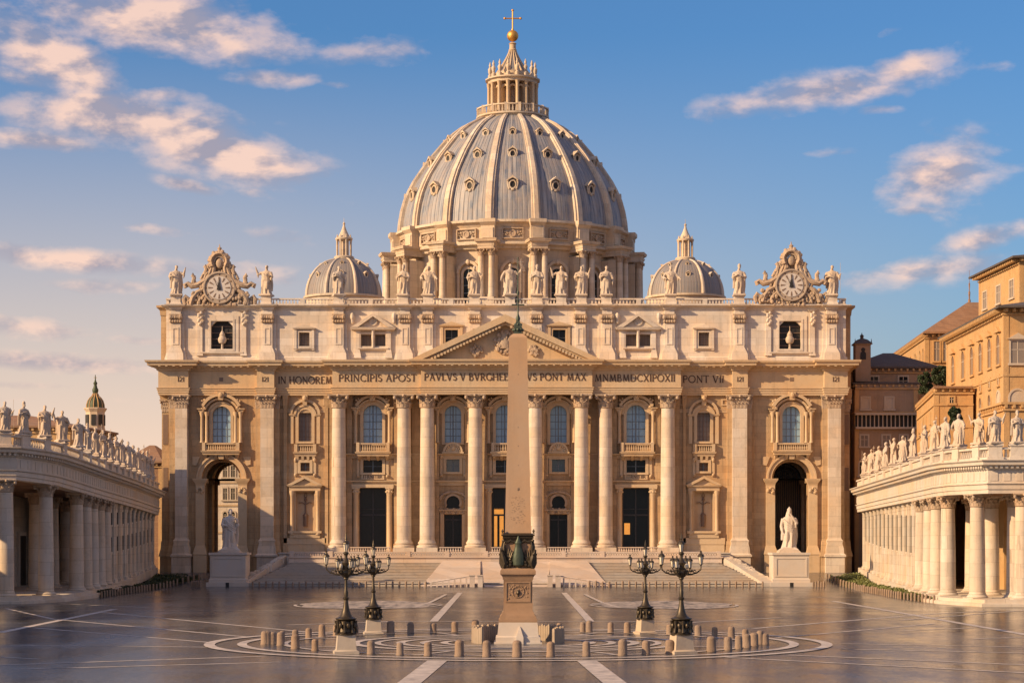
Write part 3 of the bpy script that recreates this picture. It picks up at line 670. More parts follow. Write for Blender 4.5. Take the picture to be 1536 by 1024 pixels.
for (cx_, cy_, n, s_) in ((757, 515, 70, 1.9), (715, 527, 26, 1.0), (802, 528, 26, 1.0)):
    mb = MB()
    for q in range(n):
        a = rr.random()*6.28; d = s_*math.sqrt(rr.random()); mb.sph((fx(cx_)+d*math.cos(a), fy(3.4)-rr.random()*.3, fz(cy_)+d*math.sin(a)), .18+.2*rr.random(), 6, 5, 1, .7, 1.3)
    if s_ > 1.5: mb.lathe(fx(cx_), fy(3.5), [(.9, fz(cy_)-1), (1.0, fz(cy_)), (.6, fz(cy_)+1.3), (.1, fz(cy_)+1.9)], 12, 0, .4)
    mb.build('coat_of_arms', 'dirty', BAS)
# columns
CR = 11.2*U
def shaft_mesh(r, h, rt):
    mb = MB(); prof = [(r*1.02, 0)]+[(r*(1-(1-rt)*(t/10)**1.8), .05*h*0+h*t/10) for t in range(0, 11)]
    prof[0] = (r*1.08, 0); prof.insert(1, (r*1.0, .25)); prof.append((r*rt*1.06, h)); mb.lathe(0, 0, prof, 28)
    o = mb.build('s', 'column', sharp=60); me = o.data; bpy.data.objects.remove(o); return me
zc0, zc1 = fz(811), fz(612)
SH = shaft_mesh(CR, zc1-zc0, .88); CAP = capital_mesh(CR*.95, fz(591.8)-fz(612))
mb = MB(); b0 = TERR
mb.block(0, 0, [(CR*1.42, 0), (CR*1.42, .85)]); mb.lathe(0, 0, [(CR*1.38, .85), (CR*1.42, 1.0), (CR*1.38, 1.2), (CR*1.2, 1.28), (CR*1.15, 1.4), (CR*1.26, 1.55), (CR*1.22, 1.7), (CR*1.08, zc0-b0)], 28)
o = mb.build('b', 'column'); BASE = o.data; bpy.data.objects.remove(o)
for i, c in enumerate(colx):
    d = 2.55 if 630 < c < 890 else 1.75
    s_ = place('column', SH, BAS, (fx(c), fy(d), zc0)); place('capital', CAP, s_, (fx(c), fy(d), zc1)); place('base', BASE, s_, (fx(c), fy(d), b0))
# giant pilasters at the ends, with pedestals to the ground
def pilaster(x0, x1, d, capd=.5, zped=1.6, yshaft=808, ycap=612, yb=832):
    X0, X1 = fx(x0), fx(x1); cx_ = (X0+X1)/2; hw = (X1-X0)/2; mb = MB()
    mb.box(X0, X1, fy(d), YW+.2, fz(yshaft), fz(ycap))
    mb.mold(X0, X1, fy(d), YW+.2, [(.55, zped), (.55, fz(yb)-.35), (.75, fz(yb)-.3), (.75, fz(yb)), (.45, fz(yb)+.3), (.42, fz(yb)+1.1), (.2, fz(yb)+2.0), (.3, fz(yshaft)-.25), (.1, fz(yshaft)-.05), (0, fz(yshaft)+.2)])
    p = mb.build('pilaster', 'column', BAS)
    me = capital_mesh(hw*.98, fz(592)-fz(ycap), (hw*.99, d/2+.1)); place('capital', me, p, (cx_, (fy(d)+YW+.2)/2, fz(ycap)))
for a, b in ((262, 280), (390, 410), (1099, 1121), (1243, 1262)):
    pilaster(a, b, 1.7)
for a, b, d in ((253, 262, 1.1), (382, 390, .9), (410, 418, .9), (1092, 1099, .9), (1121, 1129, .9), (1235, 1243, 1.0), (1262, 1268, 1.1), (238, 250, -1.2), (1267, 1279, -1.2)):
    X0, X1 = fx(a), fx(b); mb = MB(); bk = YW+.1 if d > 0 else YW+6; mb.box(X0, X1, fy(d), bk, fz(812), fz(612))
    mb.mold(X0, X1, fy(d), bk, [(.3, 1.6), (.3, fz(832)-.3), (.5, fz(832)-.25), (.45, fz(832)), (.2, fz(832)+1), (.1, fz(812)), (0, fz(812)+.2)])
    p = mb.build('pilaster', 'wall', BAS); me = capital_mesh((X1-X0)*.45, fz(592)-fz(612), ((X1-X0)*.5, .5)); place('capital', me, p, ((X0+X1)/2, fy(d)+.5, fz(612) - (.6 if d < 0 else 0)))
mb = MB(); mb.box(fx(236), fx(250), YW+3, YW+16, 1.6, fz(541)); mb.box(fx(1268), fx(1281), YW+3, YW+16, 1.6, fz(541))
for (a, b) in ((236, 251), (1267, 1281)):
    mb.mold(fx(a), fx(b), YW+1.2, YW+16, [(0, zA-.7), (.15, zA), (.15, zF), (0, zF), (0, zC)]+CORN(zC, zT-.05, 1.5)); mb.mold(fx(a), fx(b), YW+1.7, YW+15.8, [(0, fz(541)), (0, fz(470)), (.1, fz(470)), (.2, fz(462)), (.7, fz(458)), (.7, fz(455))])
mb.build('side_wing', 'wall', BAS)
for c in (244, 1274):
    mb = MB(); X = fx(c)
    mb.box(X-.45, X+.45, YW+1.1, YW+1.35, fz(665), fz(620)); w = mb.build('window', 'dull_brown', BAS)
    mb = MB(); mb.box(X-.4, X+.4, YW+1.1, YW+1.3, fz(735), fz(700)); w = mb.build('window', 'dull_brown', BAS)
# wall pilasters behind the columns
mb = MB()
for a, b in ((519, 527), (590, 598), (617, 630), (650, 658), (697, 704), (722, 730), (785, 794), (813, 820), (857, 863), (882, 899), (917, 926), (984, 992), (1012, 1020), (493, 498), (424, 429), (486, 491), (1026, 1030)):
    mb.mold(fx(a), fx(b), fy(.45), YW+.1, [(.1, TERR), (.1, TERR+1.4), (0, TERR+1.6), (0, fz(612)), (.08, fz(610)), (.2, zA-.05)])
mb.build('wall_pilasters', 'wall', BAS)
# string courses
mb = MB()
for a, b, y, h, p in ((523, 594, 679.5, 2.5, .9), (661, 697, 679.5, 2.5, .75), (738, 777, 679.5, 2.5, .8), (820, 856, 679.5, 2.5, .75), (921, 990, 679.5, 2.5, .9), (618, 630, 679.5, 2, .5), (884, 897, 679.5, 2, .5),
                      (523, 594, 720, 3, .8), (656, 702, 720, 3, .7), (726, 790, 720, 3, .8), (817, 860, 720, 3, .7), (921, 990, 720, 3, .8), (618, 630, 720, 2.5, .5), (884, 897, 720, 2.5, .5),
                      (413, 497, 612, 1.5, .15), (1021, 1095, 612, 1.5, .15)):
    mb.mold(fx(a), fx(b), YW-.05, YW+.1, [(p*.3, fz(y+h)-.5), (p*.4, fz(y+h)), (p*.9, fz(y+h)+.1), (p, fz(y))])
mb.build('string_course', 'trim', BAS)
# windows
def mull(mb, x0, x1, z0, z1, y, nx_, nz_, t=.06, arch=None):
    for i in range(1, nx_):
        x = x0+(x1-x0)*i/nx_; zt = z1
        if arch: zt = arch[1]+math.sqrt(max(.01, arch[2]**2-(x-arch[0])**2))
        mb.box(x-t/2, x+t/2, y-.06, y, z0, zt)
    for j in range(1, nz_): z = z0+(z1-z0)*j/nz_; mb.box(x0, x1, y-.05, y, z-t/2, z+t/2)
def balusters(mb, x0, x1, y, z0, z1, sp_=.42, w=.14, rail=.2, dp=.3):
    mb.box(x0, x1, y-dp/2-.04, y+dp/2+.04, z1-rail, z1); mb.box(x0, x1, y-dp/2-.02, y+dp/2+.02, z0, z0+rail*.8)
    n = max(1, int((x1-x0)/sp_)); a = z0+rail*.8; b = z1-rail; h = b-a
    for i in range(n):
        x = x0+(x1-x0)*(i+.5)/n
        mb.block(x, y, [(w*.45, a), (w*.9, a+h*.15), (w*.95, a+h*.35), (w*.4, a+h*.75), (w*.7, b)])
def window(cx, w, yt, yb, style, glass='glass', nx_=3, nz_=5, arched=True, ymd='trim'):
    x = fx(cx); hw = w*U/2; z0, z1 = fz(yb), fz(yt); zs = z1-hw if arched else z1; mb = MB()
    t = .5
    for sg in (-1, 1): mb.box(*sorted((x+sg*hw*.99, x+sg*(hw+t))), YW-.28, YW+.3, z0, zs)
    if arched: mb.arcband(x, zs, hw*.99, hw+t, YW-.28, YW+.3, 0, 180, 18); mb.arcband(x, zs, hw+t, hw+t+.35, YW-.42, YW+.2, 0, 180, 18)
    else: mb.box(x-hw-t, x+hw+t, YW-.28, YW+.3, z1, z1+t)
    mb.box(x-hw-t, x+hw+t, YW-.35, YW+.3, z0-.35, z0)
    if style in ('edic', 'grand'):          # colonnettes with a segmental hood
        o_ = hw+t+(1.25 if style == 'grand' else .75)
        for sg in (-1, 1):
            for k_ in ((0, .85) if style == 'grand' else (0,)):
                cxx = x+sg*(o_-k_); mb.lathe(cxx, YW-.55, [(.38, z0), (.28, z0+.4), (.24, zs-.3), (.42, zs+.35), (.45, zs+.6)], 10)
            mb.mold(x+sg*o_-.5 if sg > 0 else x-o_-.5, x+o_+.5 if sg > 0 else x-o_+.5, YW-.9, YW+.1, [(0, zs+.6), (.05, zs+.9), (.25, zs+1.0), (.3, zs+1.2)])
            for q in range(9): mb.sph((x+sg*(o_-.3+.25*math.sin(q*2.1)), YW-.9, zs+.9+.22*q), .22, 6, 5)
        rr_ = o_+.3
        mb.arcband(x, zs-.2+hw*.05, rr_*.92, rr_*1.06, YW-1.15, YW+.1, 28, 152, 16, 1.02)
        mb.arcband(x, zs-.2, rr_*.80, rr_*.90, YW-.75, YW+.1, 20, 160, 16, 1.0)
        mb.rects([(x-.4, x+.4, YW-1.3, YW, zs+rr_*.72), (x-.6, x+.6, YW-1.45, YW, zs+rr_*1.12)])
        mb.sph((x, YW-1.4, zs+rr_*.95), .35, 8, 6, 1, .7, 1.4)
    if style == 'plain':
        for sg in (-1, 1): mb.box(*sorted((x+sg*(hw+t+.35), x+sg*(hw+t+.95))), YW-.3, YW+.1, z0-.4, zs); mb.mold(*sorted((x+sg*(hw+t+.3), x+sg*(hw+t+1.0))), YW-.35, YW+.1, [(0, zs), (.15, zs+.2), (.18, zs+.35)])
        mb.arcband(x, zs+.3, hw+t+.55, hw+t+1.0, YW-.45, YW+.1, 0, 180, 18)
        mb.rects([(x-.35, x+.35, YW-.6, YW, zs+hw+t+.2), (x-.5, x+.5, YW-.95, YW, fz(591))]); mb.sph((x, YW-.85, zs+hw+t+1.4), .38, 8, 6, 1, .8, 1.3)
        for sg in (-1, 1): mb.wall(*sorted((x+sg*3.1, x+sg*4.3)), fz(607), fz(597), YW-.16, YW+.05, [(*sorted((x+sg*3.35, x+sg*4.05)), fz(605), fz(599))])
    wn = mb.build('window', ymd, BAS)
    mb = MB(); mb.box(x-hw, x+hw, YW+.72, YW+.82, z0, zs)
    if arched: mb.prism([(x+hw*math.cos(PI*i/18), zs+hw*math.sin(PI*i/18)) for i in range(19)], YW+.72, YW+.82)
    mb.build('pane', glass, wn)
    mb = MB(); mull(mb, x-hw, x+hw, z0, z1 if not arched else z0+(z1-z0)*.95, YW+.70, nx_, nz_, .10 if glass == 'glass' else .07, (x, zs, hw) if arched else None); mb.box(x-.09, x+.09, YW+.60, YW+.70, z0, z1-.1)
    mb.build('glazing_bars', 'mullion' if glass != 'glassgrey' else 'dull_brown', wn)
    return wn
def balcony(par, x0, x1, yt, yb, d, solid=False):
    mb = MB(); a, b = fx(x0), fx(x1); z0, z1 = fz(yb), fz(yt)
    mb.mold(a, b, YW-d+.1, YW, [(-.1, z0-.75), (0, z0-.35), (.15, z0-.3), (.25, z0)])
    pw = .55
    for q in (a, b-pw): mb.box(q, q+pw, YW-d, YW-d+.6, z0, z1+.1)
    balusters(mb, a+pw, b-pw, YW-d+.3, z0, z1, .38, .13)
    for q in (a+.1, b-.4): mb.box(q, q+.3, YW-d+.6, YW, z0, z1)
    n = 3
    for q in range(n+1): xx = a+.5+(b-a-1)*q/n; mb.rects([(xx-.2, xx+.2, YW-.3, YW, z0-1.5), (xx-.25, xx+.25, YW-d+.2, YW, z0-.7)])
    mb.build('balcony', 'trim', par)
for c in bays['arch']: w = window(c, 28, 608, 663, 'grand', 'glass', 4, 5); balcony(w, c-28, c+28, 664, 675, 1.3)
for c in bays['narrow']: w = window(c, 20, 613, 661, 'plain', 'glassgrey', 4, 6); balcony(w, c-16, c+17, 666, 677, .7)
for c in bays['door']: w = window(c, 29, 606, 664, 'edic', 'glass', 3, 5); balcony(w, c-24, c+26, 664, 677, 1.7)
for c in bays['mid']: w = window(c, 27, 606, 664, 'edic', 'glass', 3, 5); balcony(w, c-20, c+22, 664, 677, 1.9)
for c in bays['small']:
    w = window(c, 25, 607, 663, 'edic', 'glass', 3, 5); mb = MB(); x = fx(c); z0 = fz(677)
    mb.arcband(x, z0, 1.35, 1.7, YW-1.1, YW-.2, 0, 180, 16); mb.arcband(x, z0, 0.02, 1.36, YW-.95, YW-.2, 0, 180, 16)
    for q in range(9): a = PI*(q+.5)/9; mb.sph((x+1.15*math.cos(a), YW-1.0, z0+1.15*math.sin(a)), .2, 6, 5)
    mb.sph((x, YW-1.0, z0+.65), .42, 10, 7, 1, .5, 1); mb.box(x-1.9, x+1.9, YW-1.15, YW-.2, z0-.25, z0)
    mb.build('shell_hood', 'trim', w)
for c, g, w_, y0, y1 in [(456,'dull_brown',14,693,706),(1057,'dull_brown',14,693,706),(558,'glassdark',29,689,708),(955,'glassdark',29,689,708),(757,'glassdark',27,689,708),(679,'glassblue2',20,688,707),(838,'glassblue2',20,688,707)]:
    w = window(c, w_, y0, y1, 'sq', g, 2, 2, False)
    x = fx(c); hw = w_*U/2
    for sg in (-1, 1): mb = MB(); mb.box(*sorted((x+sg*(hw+.62), x+sg*(hw+1.1))), YW-.2, YW, fz(y1)-.9, fz(y0)+.7); mb.sph((x+sg*(hw+.86), YW-.3, fz(y0)+.5), .3, 8, 6, .8, .8, 1.5); mb.sph((x+sg*(hw+.86), YW-.3, fz(y1)-.6), .24, 8, 6); mb.build('side_scroll', 'trim', w)
for c in bays['door']:
    mb = MB(); mb.box(fx(c)-2, fx(c)+2, YW-.2, YW, fz(718.5), fz(709.5)); pl = mb.build('name_plate', 'trim', BAS)
    mb = MB(); text(mb, 'ITRNITIIR', fx(c)-1.65, fx(c)+1.65, fz(716.5), 5*U, YW-.2, .04); mb.build('lettering', 'letters', pl)
# round openings over the small doors
for c in bays['small']:
    x = fx(c); hw = 10*U; zs = fz(743)-hw; mb = MB()
    mb.arcband(x, zs, hw, hw+.4, YW-.3, YW+.2, -30, 210, 20); mb.box(x-1.5, x+1.5, YW-.3, YW, fz(762)-.35, fz(762))
    for q in range(26): a = PI*q/25; mb.sph((x+2.2*math.cos(a), YW-.25, zs+.6+1.2*math.sin(a)), .26, 6, 5)
    for q in range(22): mb.sph((x-2.4+4.8*q/21, YW-.2, fz(766)+.3*math.sin(q*1.3)), .3, 6, 5)
    w = mb.build('round_window', 'dirty', BAS)
    mb = MB(); mb.box(x-hw, x+hw, YW+.7, YW+.8, fz(762), fz(743)); mb.build('pane', 'glassdark', w)
# niches with doors in the narrow bays
for c in bays['narrow']:
    x = fx(c); mb = MB(); z0, z1 = fz(796), fz(738)
    mb.box(x-1.65, x+1.65, YW+.9, YW+1.1, z0, z1)
    for sg in (-1, 1):
        mb.lathe(x+sg*2.25, YW-.5, [(.42, z0-.6), (.42, z0), (.30, z0+.2), (.26, z1-.8), (.3, z1-.7), (.45, z1), (.45, z1+.3)], 12)
        mb.box(*sorted((x+sg*1.6, x+sg*2.6)), YW-.25, YW, z0, z1+.3)
    mb.mold(x-2.7, x+2.7, YW-.7, YW, [(0, z1+.3), (0, z1+.9), (.25, z1+1.0), (.35, z1+1.25)])
    mb.prism([(x-3.1, z1+1.25), (x+3.1, z1+1.25), (x, fz(713)-.6)], YW-.6, YW)
    for sg in (-1, 1): mb.prism([(x+sg*3.2, z1+1.25), (x, fz(713)), (x, fz(713)-.5), (x+sg*2.2, z1+1.25)], YW-1.1, YW)
    mb.mold(x-2.6, x+2.6, YW-.6, YW, [(0, z0-1.2), (.05, z0-.5), (.3, z0-.35), (.3, z0)])
    mb.mold(x-3.6, x+3.6, YW-.35, YW, [(0, 1.6), (0, z0-2.4), (.1, z0-2.3), (.1, z0-1.2)])
    w = mb.build('niche', 'trim', BAS)
    mb = MB(); mb.lathe(x, YW+.75, [(.4, z0+.8), (.45, z0+2.6), (.5, z0+2.8), (.14, z0+3.2), (.12, z0+5.2), (.3, z0+5.4), (.1, z0+6)], 10)
    for sg in (-1, 1): mb.tube([(x, YW+.7, z0+4.6), (x+sg*.6, YW+.7, z0+5.0), (x+sg*1.2, YW+.7, z0+4.9)], .09, 6)
    mb.tube([(x, YW+.7, z0+5.6), (x-.25, YW+.7, z0+6.2), (x, YW+.7, z0+6.8), (x+.25, YW+.7, z0+6.2), (x, YW+.7, z0+5.6)], .07, 6)
    mb.build('candelabrum', 'dull_brown', w)
# doors
for kind, cs, w_, yt in (('door', bays['door'], 41, 731), ('mid', bays['mid'], 39, 731), ('small', bays['small'], 27, 771)):
    for c in cs:
        x = fx(c); hw = w_*U/2; z0, z1 = TERR, fz(yt); mb = MB()
        if kind != 'small':
            for sg in (-1, 1):
                cx_ = x+sg*(hw+.55); mb.lathe(cx_, YW-.35, [(.62, z0), (.62, z0+.5), (.50, z0+.7), (.44, z1-1.3), (.5, z1-1.2), (.62, z1-.35), (.7, z1)], 14)
                mb.box(cx_-.7, cx_+.7, YW-1.0, YW, z1-.2, z1+.05)
                for q in range(8): a = 2*PI*q/8; mb.sph((cx_+.55*math.cos(a), YW-.35+.55*math.sin(a), z1-.7), .2, 6, 5)
            mb.box(x-hw-1.3, x+hw+1.3, YW-.9, YW, z1+.05, z1+.6)
        else:
            for sg in (-1, 1): mb.box(*sorted((x+sg*hw, x+sg*(hw+.65))), YW-.3, YW, z0, z1+.1)
            mb.box(x-hw-.65, x+hw+.65, YW-.3, YW, z1+.1, z1+.6); mb.box(x-hw-.9, x+hw+.9, YW-.6, YW, z1+.6, z1+.8)
        dr = mb.build('doorway', 'trim', BAS)
        mb = MB(); mb.box(x-hw, x+hw, YW+.95, YW+1.05, z0, z1); mb.build('pane', 'glassdark', dr)
        mb = MB(); n = 2
        for q in (-1, 0, 1): mb.box(x+q*(hw-.12)-.12, x+q*(hw-.12)+.12, YW+.8, YW+.94, z0, z1)
        zz = z0+(z1-z0)*(.58 if kind != 'small' else .86)
        mb.box(x-hw, x+hw, YW+.78, YW+.93, zz-.15, zz+.15); mb.box(x-hw, x+hw, YW+.79, YW+.93, z0, z0+1.0); mb.box(x-hw, x+hw, YW+.79, YW+.93, z1-.2, z1); mb.box(x-hw, x+hw, YW+.77, YW+.93, zz+1.0, zz+1.1)
        mb.build('door_frame', 'blackmetal', dr)
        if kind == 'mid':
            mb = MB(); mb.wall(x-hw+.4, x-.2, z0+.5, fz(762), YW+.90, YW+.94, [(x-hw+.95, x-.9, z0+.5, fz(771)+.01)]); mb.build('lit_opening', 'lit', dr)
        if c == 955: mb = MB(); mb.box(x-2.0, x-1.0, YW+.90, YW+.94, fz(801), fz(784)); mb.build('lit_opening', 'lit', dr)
# archivolts of the great arches
for c in bays['arch']:
    x = fx(c); r = 30*U; zs = fz(687)-r; mb = MB()
    mb.arcband(x, zs, r*.995, r+.6, YW-.3, YW+.3, 0, 180, 28); mb.arcband(x, zs, r+.6, r+.9, YW-.5, YW+.2, 0, 180, 28)
    mb.rects([(x-.4, x+.4, YW-.7, YW, zs+r-.1), (x-.55, x+.55, YW-.85, YW, zs+r+.8)])
    for sg in (-1, 1):
        a, b = sorted((x+sg*(r-.55), x+sg*(r+1.0)))
        mb.box(a, b, YW-.5, YW+.1, fz(828), zs-.6); mb.mold(a, b, YW-.5, YW+.6, [(0, zs-1.2), (.1, zs-.8), (.45, zs-.3), (.5, zs)])
        mb.mold(a, b, YW-.5, YW+.2, [(.35, 1.6), (.35, fz(832)), (.45, fz(832)+.1), (.2, fz(828)+.6), (0, fz(828)+1.2)])
        for q in range(7): mb.sph(((a+b)/2+.5*math.sin(q*2.3), YW-.62, zs-1.7-.25*(q % 4)), .24, 6, 5)
        mb.prism([(x+sg*(r+.9), zs+r*.65), (x+sg*(r+1.6), zs+r*.7), (x+sg*(r+1.6), zs+r*1.1), (x+sg*(r+.3), zs+r*1.1)][::sg], YW-.25, YW)
    mb.build('archivolt', 'trim', BAS)
# ---------------- attic
zA0, zA1 = fz(541), fz(462)
ah = []
for c in (331, 1187): ah.append((fx(c)-16.5*U, fx(c)+16.5*U, fz(522), fz(480)))
for c in (455, 1057): ah.append((fx(c)-8*U, fx(c)+8*U, fz(518), fz(497)))
for c in (559, 958):
    for s_ in (-1, 1): ah.append((fx(c+s_*10.5)-8*U, fx(c+s_*10.5)+8*U, fz(518), fz(500)))
for c in (677, 839): ah.append((fx(c)-9.5*U, fx(c)+9.5*U, fz(516), fz(493)))
YA = YW-.4
mb = MB(); mb.wall(fx(247), fx(1271), zA0-.2, zA1+.2, YA, YA+1.6, ah)
for (a, b, c, d) in ah[:2]:
    for sg in (-1, 1): xx = a if sg < 0 else b; mb.prism([(xx, d), (xx-sg*.9, d), (xx, d-.9)], YA+.01, YA+1.5)
mb.build('attic_wall', 'attic', BAS)
mb = MB(); mb.mold(fx(247), fx(1271), YA, YW+16, [(0, fz(463)), (.15, fz(462)), (.2, fz(460)), (.75, fz(458)), (.85, fz(457)), (.85, fz(456))])
mb.mold(fx(247), fx(1271), YA, YA+1.7, [(.25, zA0-.1), (.25, fz(535)), (0, fz(533))])
apil = [262, 400, 507, 607, 641, 712, 805, 871, 911, 1005, 1110, 1249]
for c in apil:
    x = fx(c); mb.mold(x-.85, x+.85, YA-.65, YA+1, [(.2, fz(463)), (.35, fz(460)), (.85, fz(458)), (.95, fz(456)+.01)])
mb.build('attic_cornice', 'attic', BAS)
for c in apil:
    x = fx(c); mb = MB(); hw = 7.5*U
    mb.mold(x-hw, x+hw, YA-.6, YA+.1, [(.55, zA0), (.5, fz(530)), (.12, fz(522)), (0, fz(520)), (0, fz(484))])
    mb.mold(x-hw*1.7, x+hw*1.7, YA-.3, YA+.1, [(.5, zA0), (.1, fz(524)), (0, fz(520)), (0, fz(470))])
    mb.wall(x-hw*.62, x+hw*.62, fz(516), fz(490), YA-.68, YA-.55, [(x-hw*.4, x+hw*.4, fz(514), fz(492))])
    mb.mold(x-hw, x+hw, YA-.6, YA+.1, [(0, fz(470)), (0, fz(463))])
    p = mb.build('attic_pilaster', 'attic', BAS)
    mb = MB(); mb.mold(x-hw, x+hw, YA-.6, YA+.1, [(0, fz(484)), (.05, fz(474)), (.25, fz(471)), (.25, fz(470))])
    for q in range(5):
        mb.sph((x-hw+2*hw*q/4, YA-.75, fz(481)), .28, 7, 5); mb.sph((x-hw+2*hw*q/4, YA-.8, fz(475)), .3 if q % 4 else .42, 7, 5)
    mb.build('capital', 'dirty', p)
for i, (a, b, c, d) in enumerate(ah):
    x = (a+b)/2; hw = (b-a)/2; mb = MB(); big = i < 2; pair = 4 <= i < 8
    t = .35
    mb.wall(a-t, b+t, c-t, d+t, YA-.22, YA+.1, [(a+.001, b-.001, c+.001, d-.001)])
    if big:
        mb.wall(a-1.0, b+1.0, c-.6, d+.9, YA-.14, YA+.08, [(a-t, b+t, c-t, d+t)]); mb.mold(a-1.4, b+1.4, YA-.1, YA+.1, [(.1, c-1.0), (.4, c-.75), (.4, c-.55)])
        for sg in (-1, 1):
            xx = x+sg*(hw+1.9); mb.mold(xx-.45, xx+.45, YA-.35, YA+.1, [(.15, c-1.2), (0, c-.4), (0, d-.3)])
            for q in range(8): mb.sph((xx+.25*math.sin(q*2), YA-.55, d-.6+.28*q), .28, 7, 5)
            mb.mold(xx-.5, xx+.5, YA-.5, YA+.1, [(0, fz(466)), (.3, fz(463))])
    elif not pair:
        for sg in (-1, 1): xx = x+sg*(hw+.6); mb.box(xx-.22, xx+.22, YA-.35, YA, c-.7, d+.5)
        mb.mold(a-.8, b+.8, YA-.4, YA, [(0, d+.45), (.2, d+.6), (.25, d+.75)]); mb.prism([(a-1.05, d+.75), (b+1.05, d+.75), (x, d+1.35)], YA-.65, YA)
        mb.mold(a-.8, b+.8, YA-.3, YA, [(.0, c-.6), (.15, c-.4)])
    wn = mb.build('attic_window', 'attic' if i < 8 else 'trim', BAS)
    mb = MB(); mb.box(a, b, YA+.9, YA+1.0, c, d); mb.build('pane' if not big else 'dark_interior', 'dark' if big else ('glassdark' if i >= 8 else 'glassgrey'), wn)
    mb = MB()
    if big:
        for q in range(4): zz = c+(d-c)*(q+.6)/4.4; mb.box(a, b, YA+.7, YA+.85, zz-.06, zz+.06)
        mb.build('bell_frame', 'dull_brown', wn); mb = MB()
        mb.lathe(x, YA+.4, [(.25, c), (.18, c+.6), (.2, c+.9), (.55, c+1.05), (.75, c+1.5), (.72, c+1.9), (.45, c+2.3), (.5, c+2.5), (.3, c+2.9), (.2, c+3.1), (.07, c+3.2), (.05, c+4)], 16)
        mb.tube([(x-1.1, YA+.4, c+1.8), (x+1.1, YA+.4, c+1.8)], .06, 6); mb.build('bell', 'statue', wn)
    else: mull(mb, a, b, c, d, YA+.88, 4 if i < 8 else 2, 6 if i < 8 else 2, .07); mb.build('glazing_bars', 'dull_brown' if i < 8 else 'mullion', wn)
for c in (559, 958):
    x = fx(c); mb = MB(); zb_ = fz(490); hw = 33*U
    for sg in (-1, 1):
        mb.prism([(x+sg*hw, zb_), (x, fz(469)), (x, fz(469)-.55), (x+sg*(hw-1.2), zb_)], YA-1.2, YA)
        xx = x+sg*(hw-1.1); mb.mold(xx-.35, xx+.35, YA-.4, YA, [(.3, fz(536)), (.1, fz(526)), (0, fz(522)), (0, zb_-.3)]); mb.sph((x+sg*(hw-.2), YA-.4, fz(474)), .5, 8, 6, .8, .8, 1.5)
        mb.sph((x+sg*(hw-.2), YA-.4, fz(480)), .35, 8, 6, .8, .8, 1.6)
        xx = x+sg*20.5*U; mb.box(xx-.2, xx+.2, YA-.35, YA, fz(522), fz(494))
    mb.prism([(x-hw+.6, zb_), (x+hw-.6, zb_), (x, fz(470)-.3)], YA-.45, YA); mb.mold(x-hw+.3, x+hw-.3, YA-.7, YA, [(0, zb_-.55), (.3, zb_-.4), (.45, zb_)])
    mb.lathe(x, YA-.5, [(.25, fz(520)), (.2, fz(512)), (.3, fz(506)), (.25, fz(497)), (.4, fz(494))], 10)
    T = Matrix.Translation((x, YA-.55, fz(481))) @ Matrix.Rotation(PI/2, 4, 'X'); mb.T = T; mb.lathe(0, 0, [(.75, -.2), (.75, .1), (.5, .12), (.45, .02), (.1, .02)], 16); mb.T = None
    mb.mold(x-20*U, x+20*U, YA-.25, YA, [(.1, fz(524)), (.35, fz(522)), (.35, fz(520.5))])
    mb.build('window_pediment', 'attic', BAS)
# roof balustrade
peds = [262, 398, 507, 604, 641.5, 711, 765, 805.5, 842, 872.5, 910, 1007, 1110, 1250]
mb = MB(); z0, z1 = fz(456), fz(446)
edges = [247]+peds+[1271]
for a, b in zip(edges, edges[1:]):
    A = fx(a)+(.95 if a in peds else 0); B = fx(b)-(.95 if b in peds else 0)
    if B-A < .3: continue
    balusters(mb, A, B, YA-.2, z0, z1, .55, .17, .26, .4)
    if b-a > 60: mb.box((A+B)/2-.4, (A+B)/2+.4, YA-.45, YA+.05, z0, z1)
for q in range(2):
    X = fx(247) if q == 0 else fx(1271)-.4
    mb.box(X, X+.4, YA-.2, YW+15, z1-.3, z1); mb.box(X+.05, X+.35, YA-.2, YW+15, z0, z1-.3)
mb.build('roof_balustrade', 'attic', BAS)
for c in peds:
    x = fx(c); mb = MB(); mb.mold(x-.85, x+.85, YA-.7, YA+.8, [(.12, z0), (.12, z0+.3), (0, z0+.4), (0, fz(444)), (.12, fz(443.5)), (.12, fz(442.5))]); mb.build('statue_pedestal', 'attic', BAS)
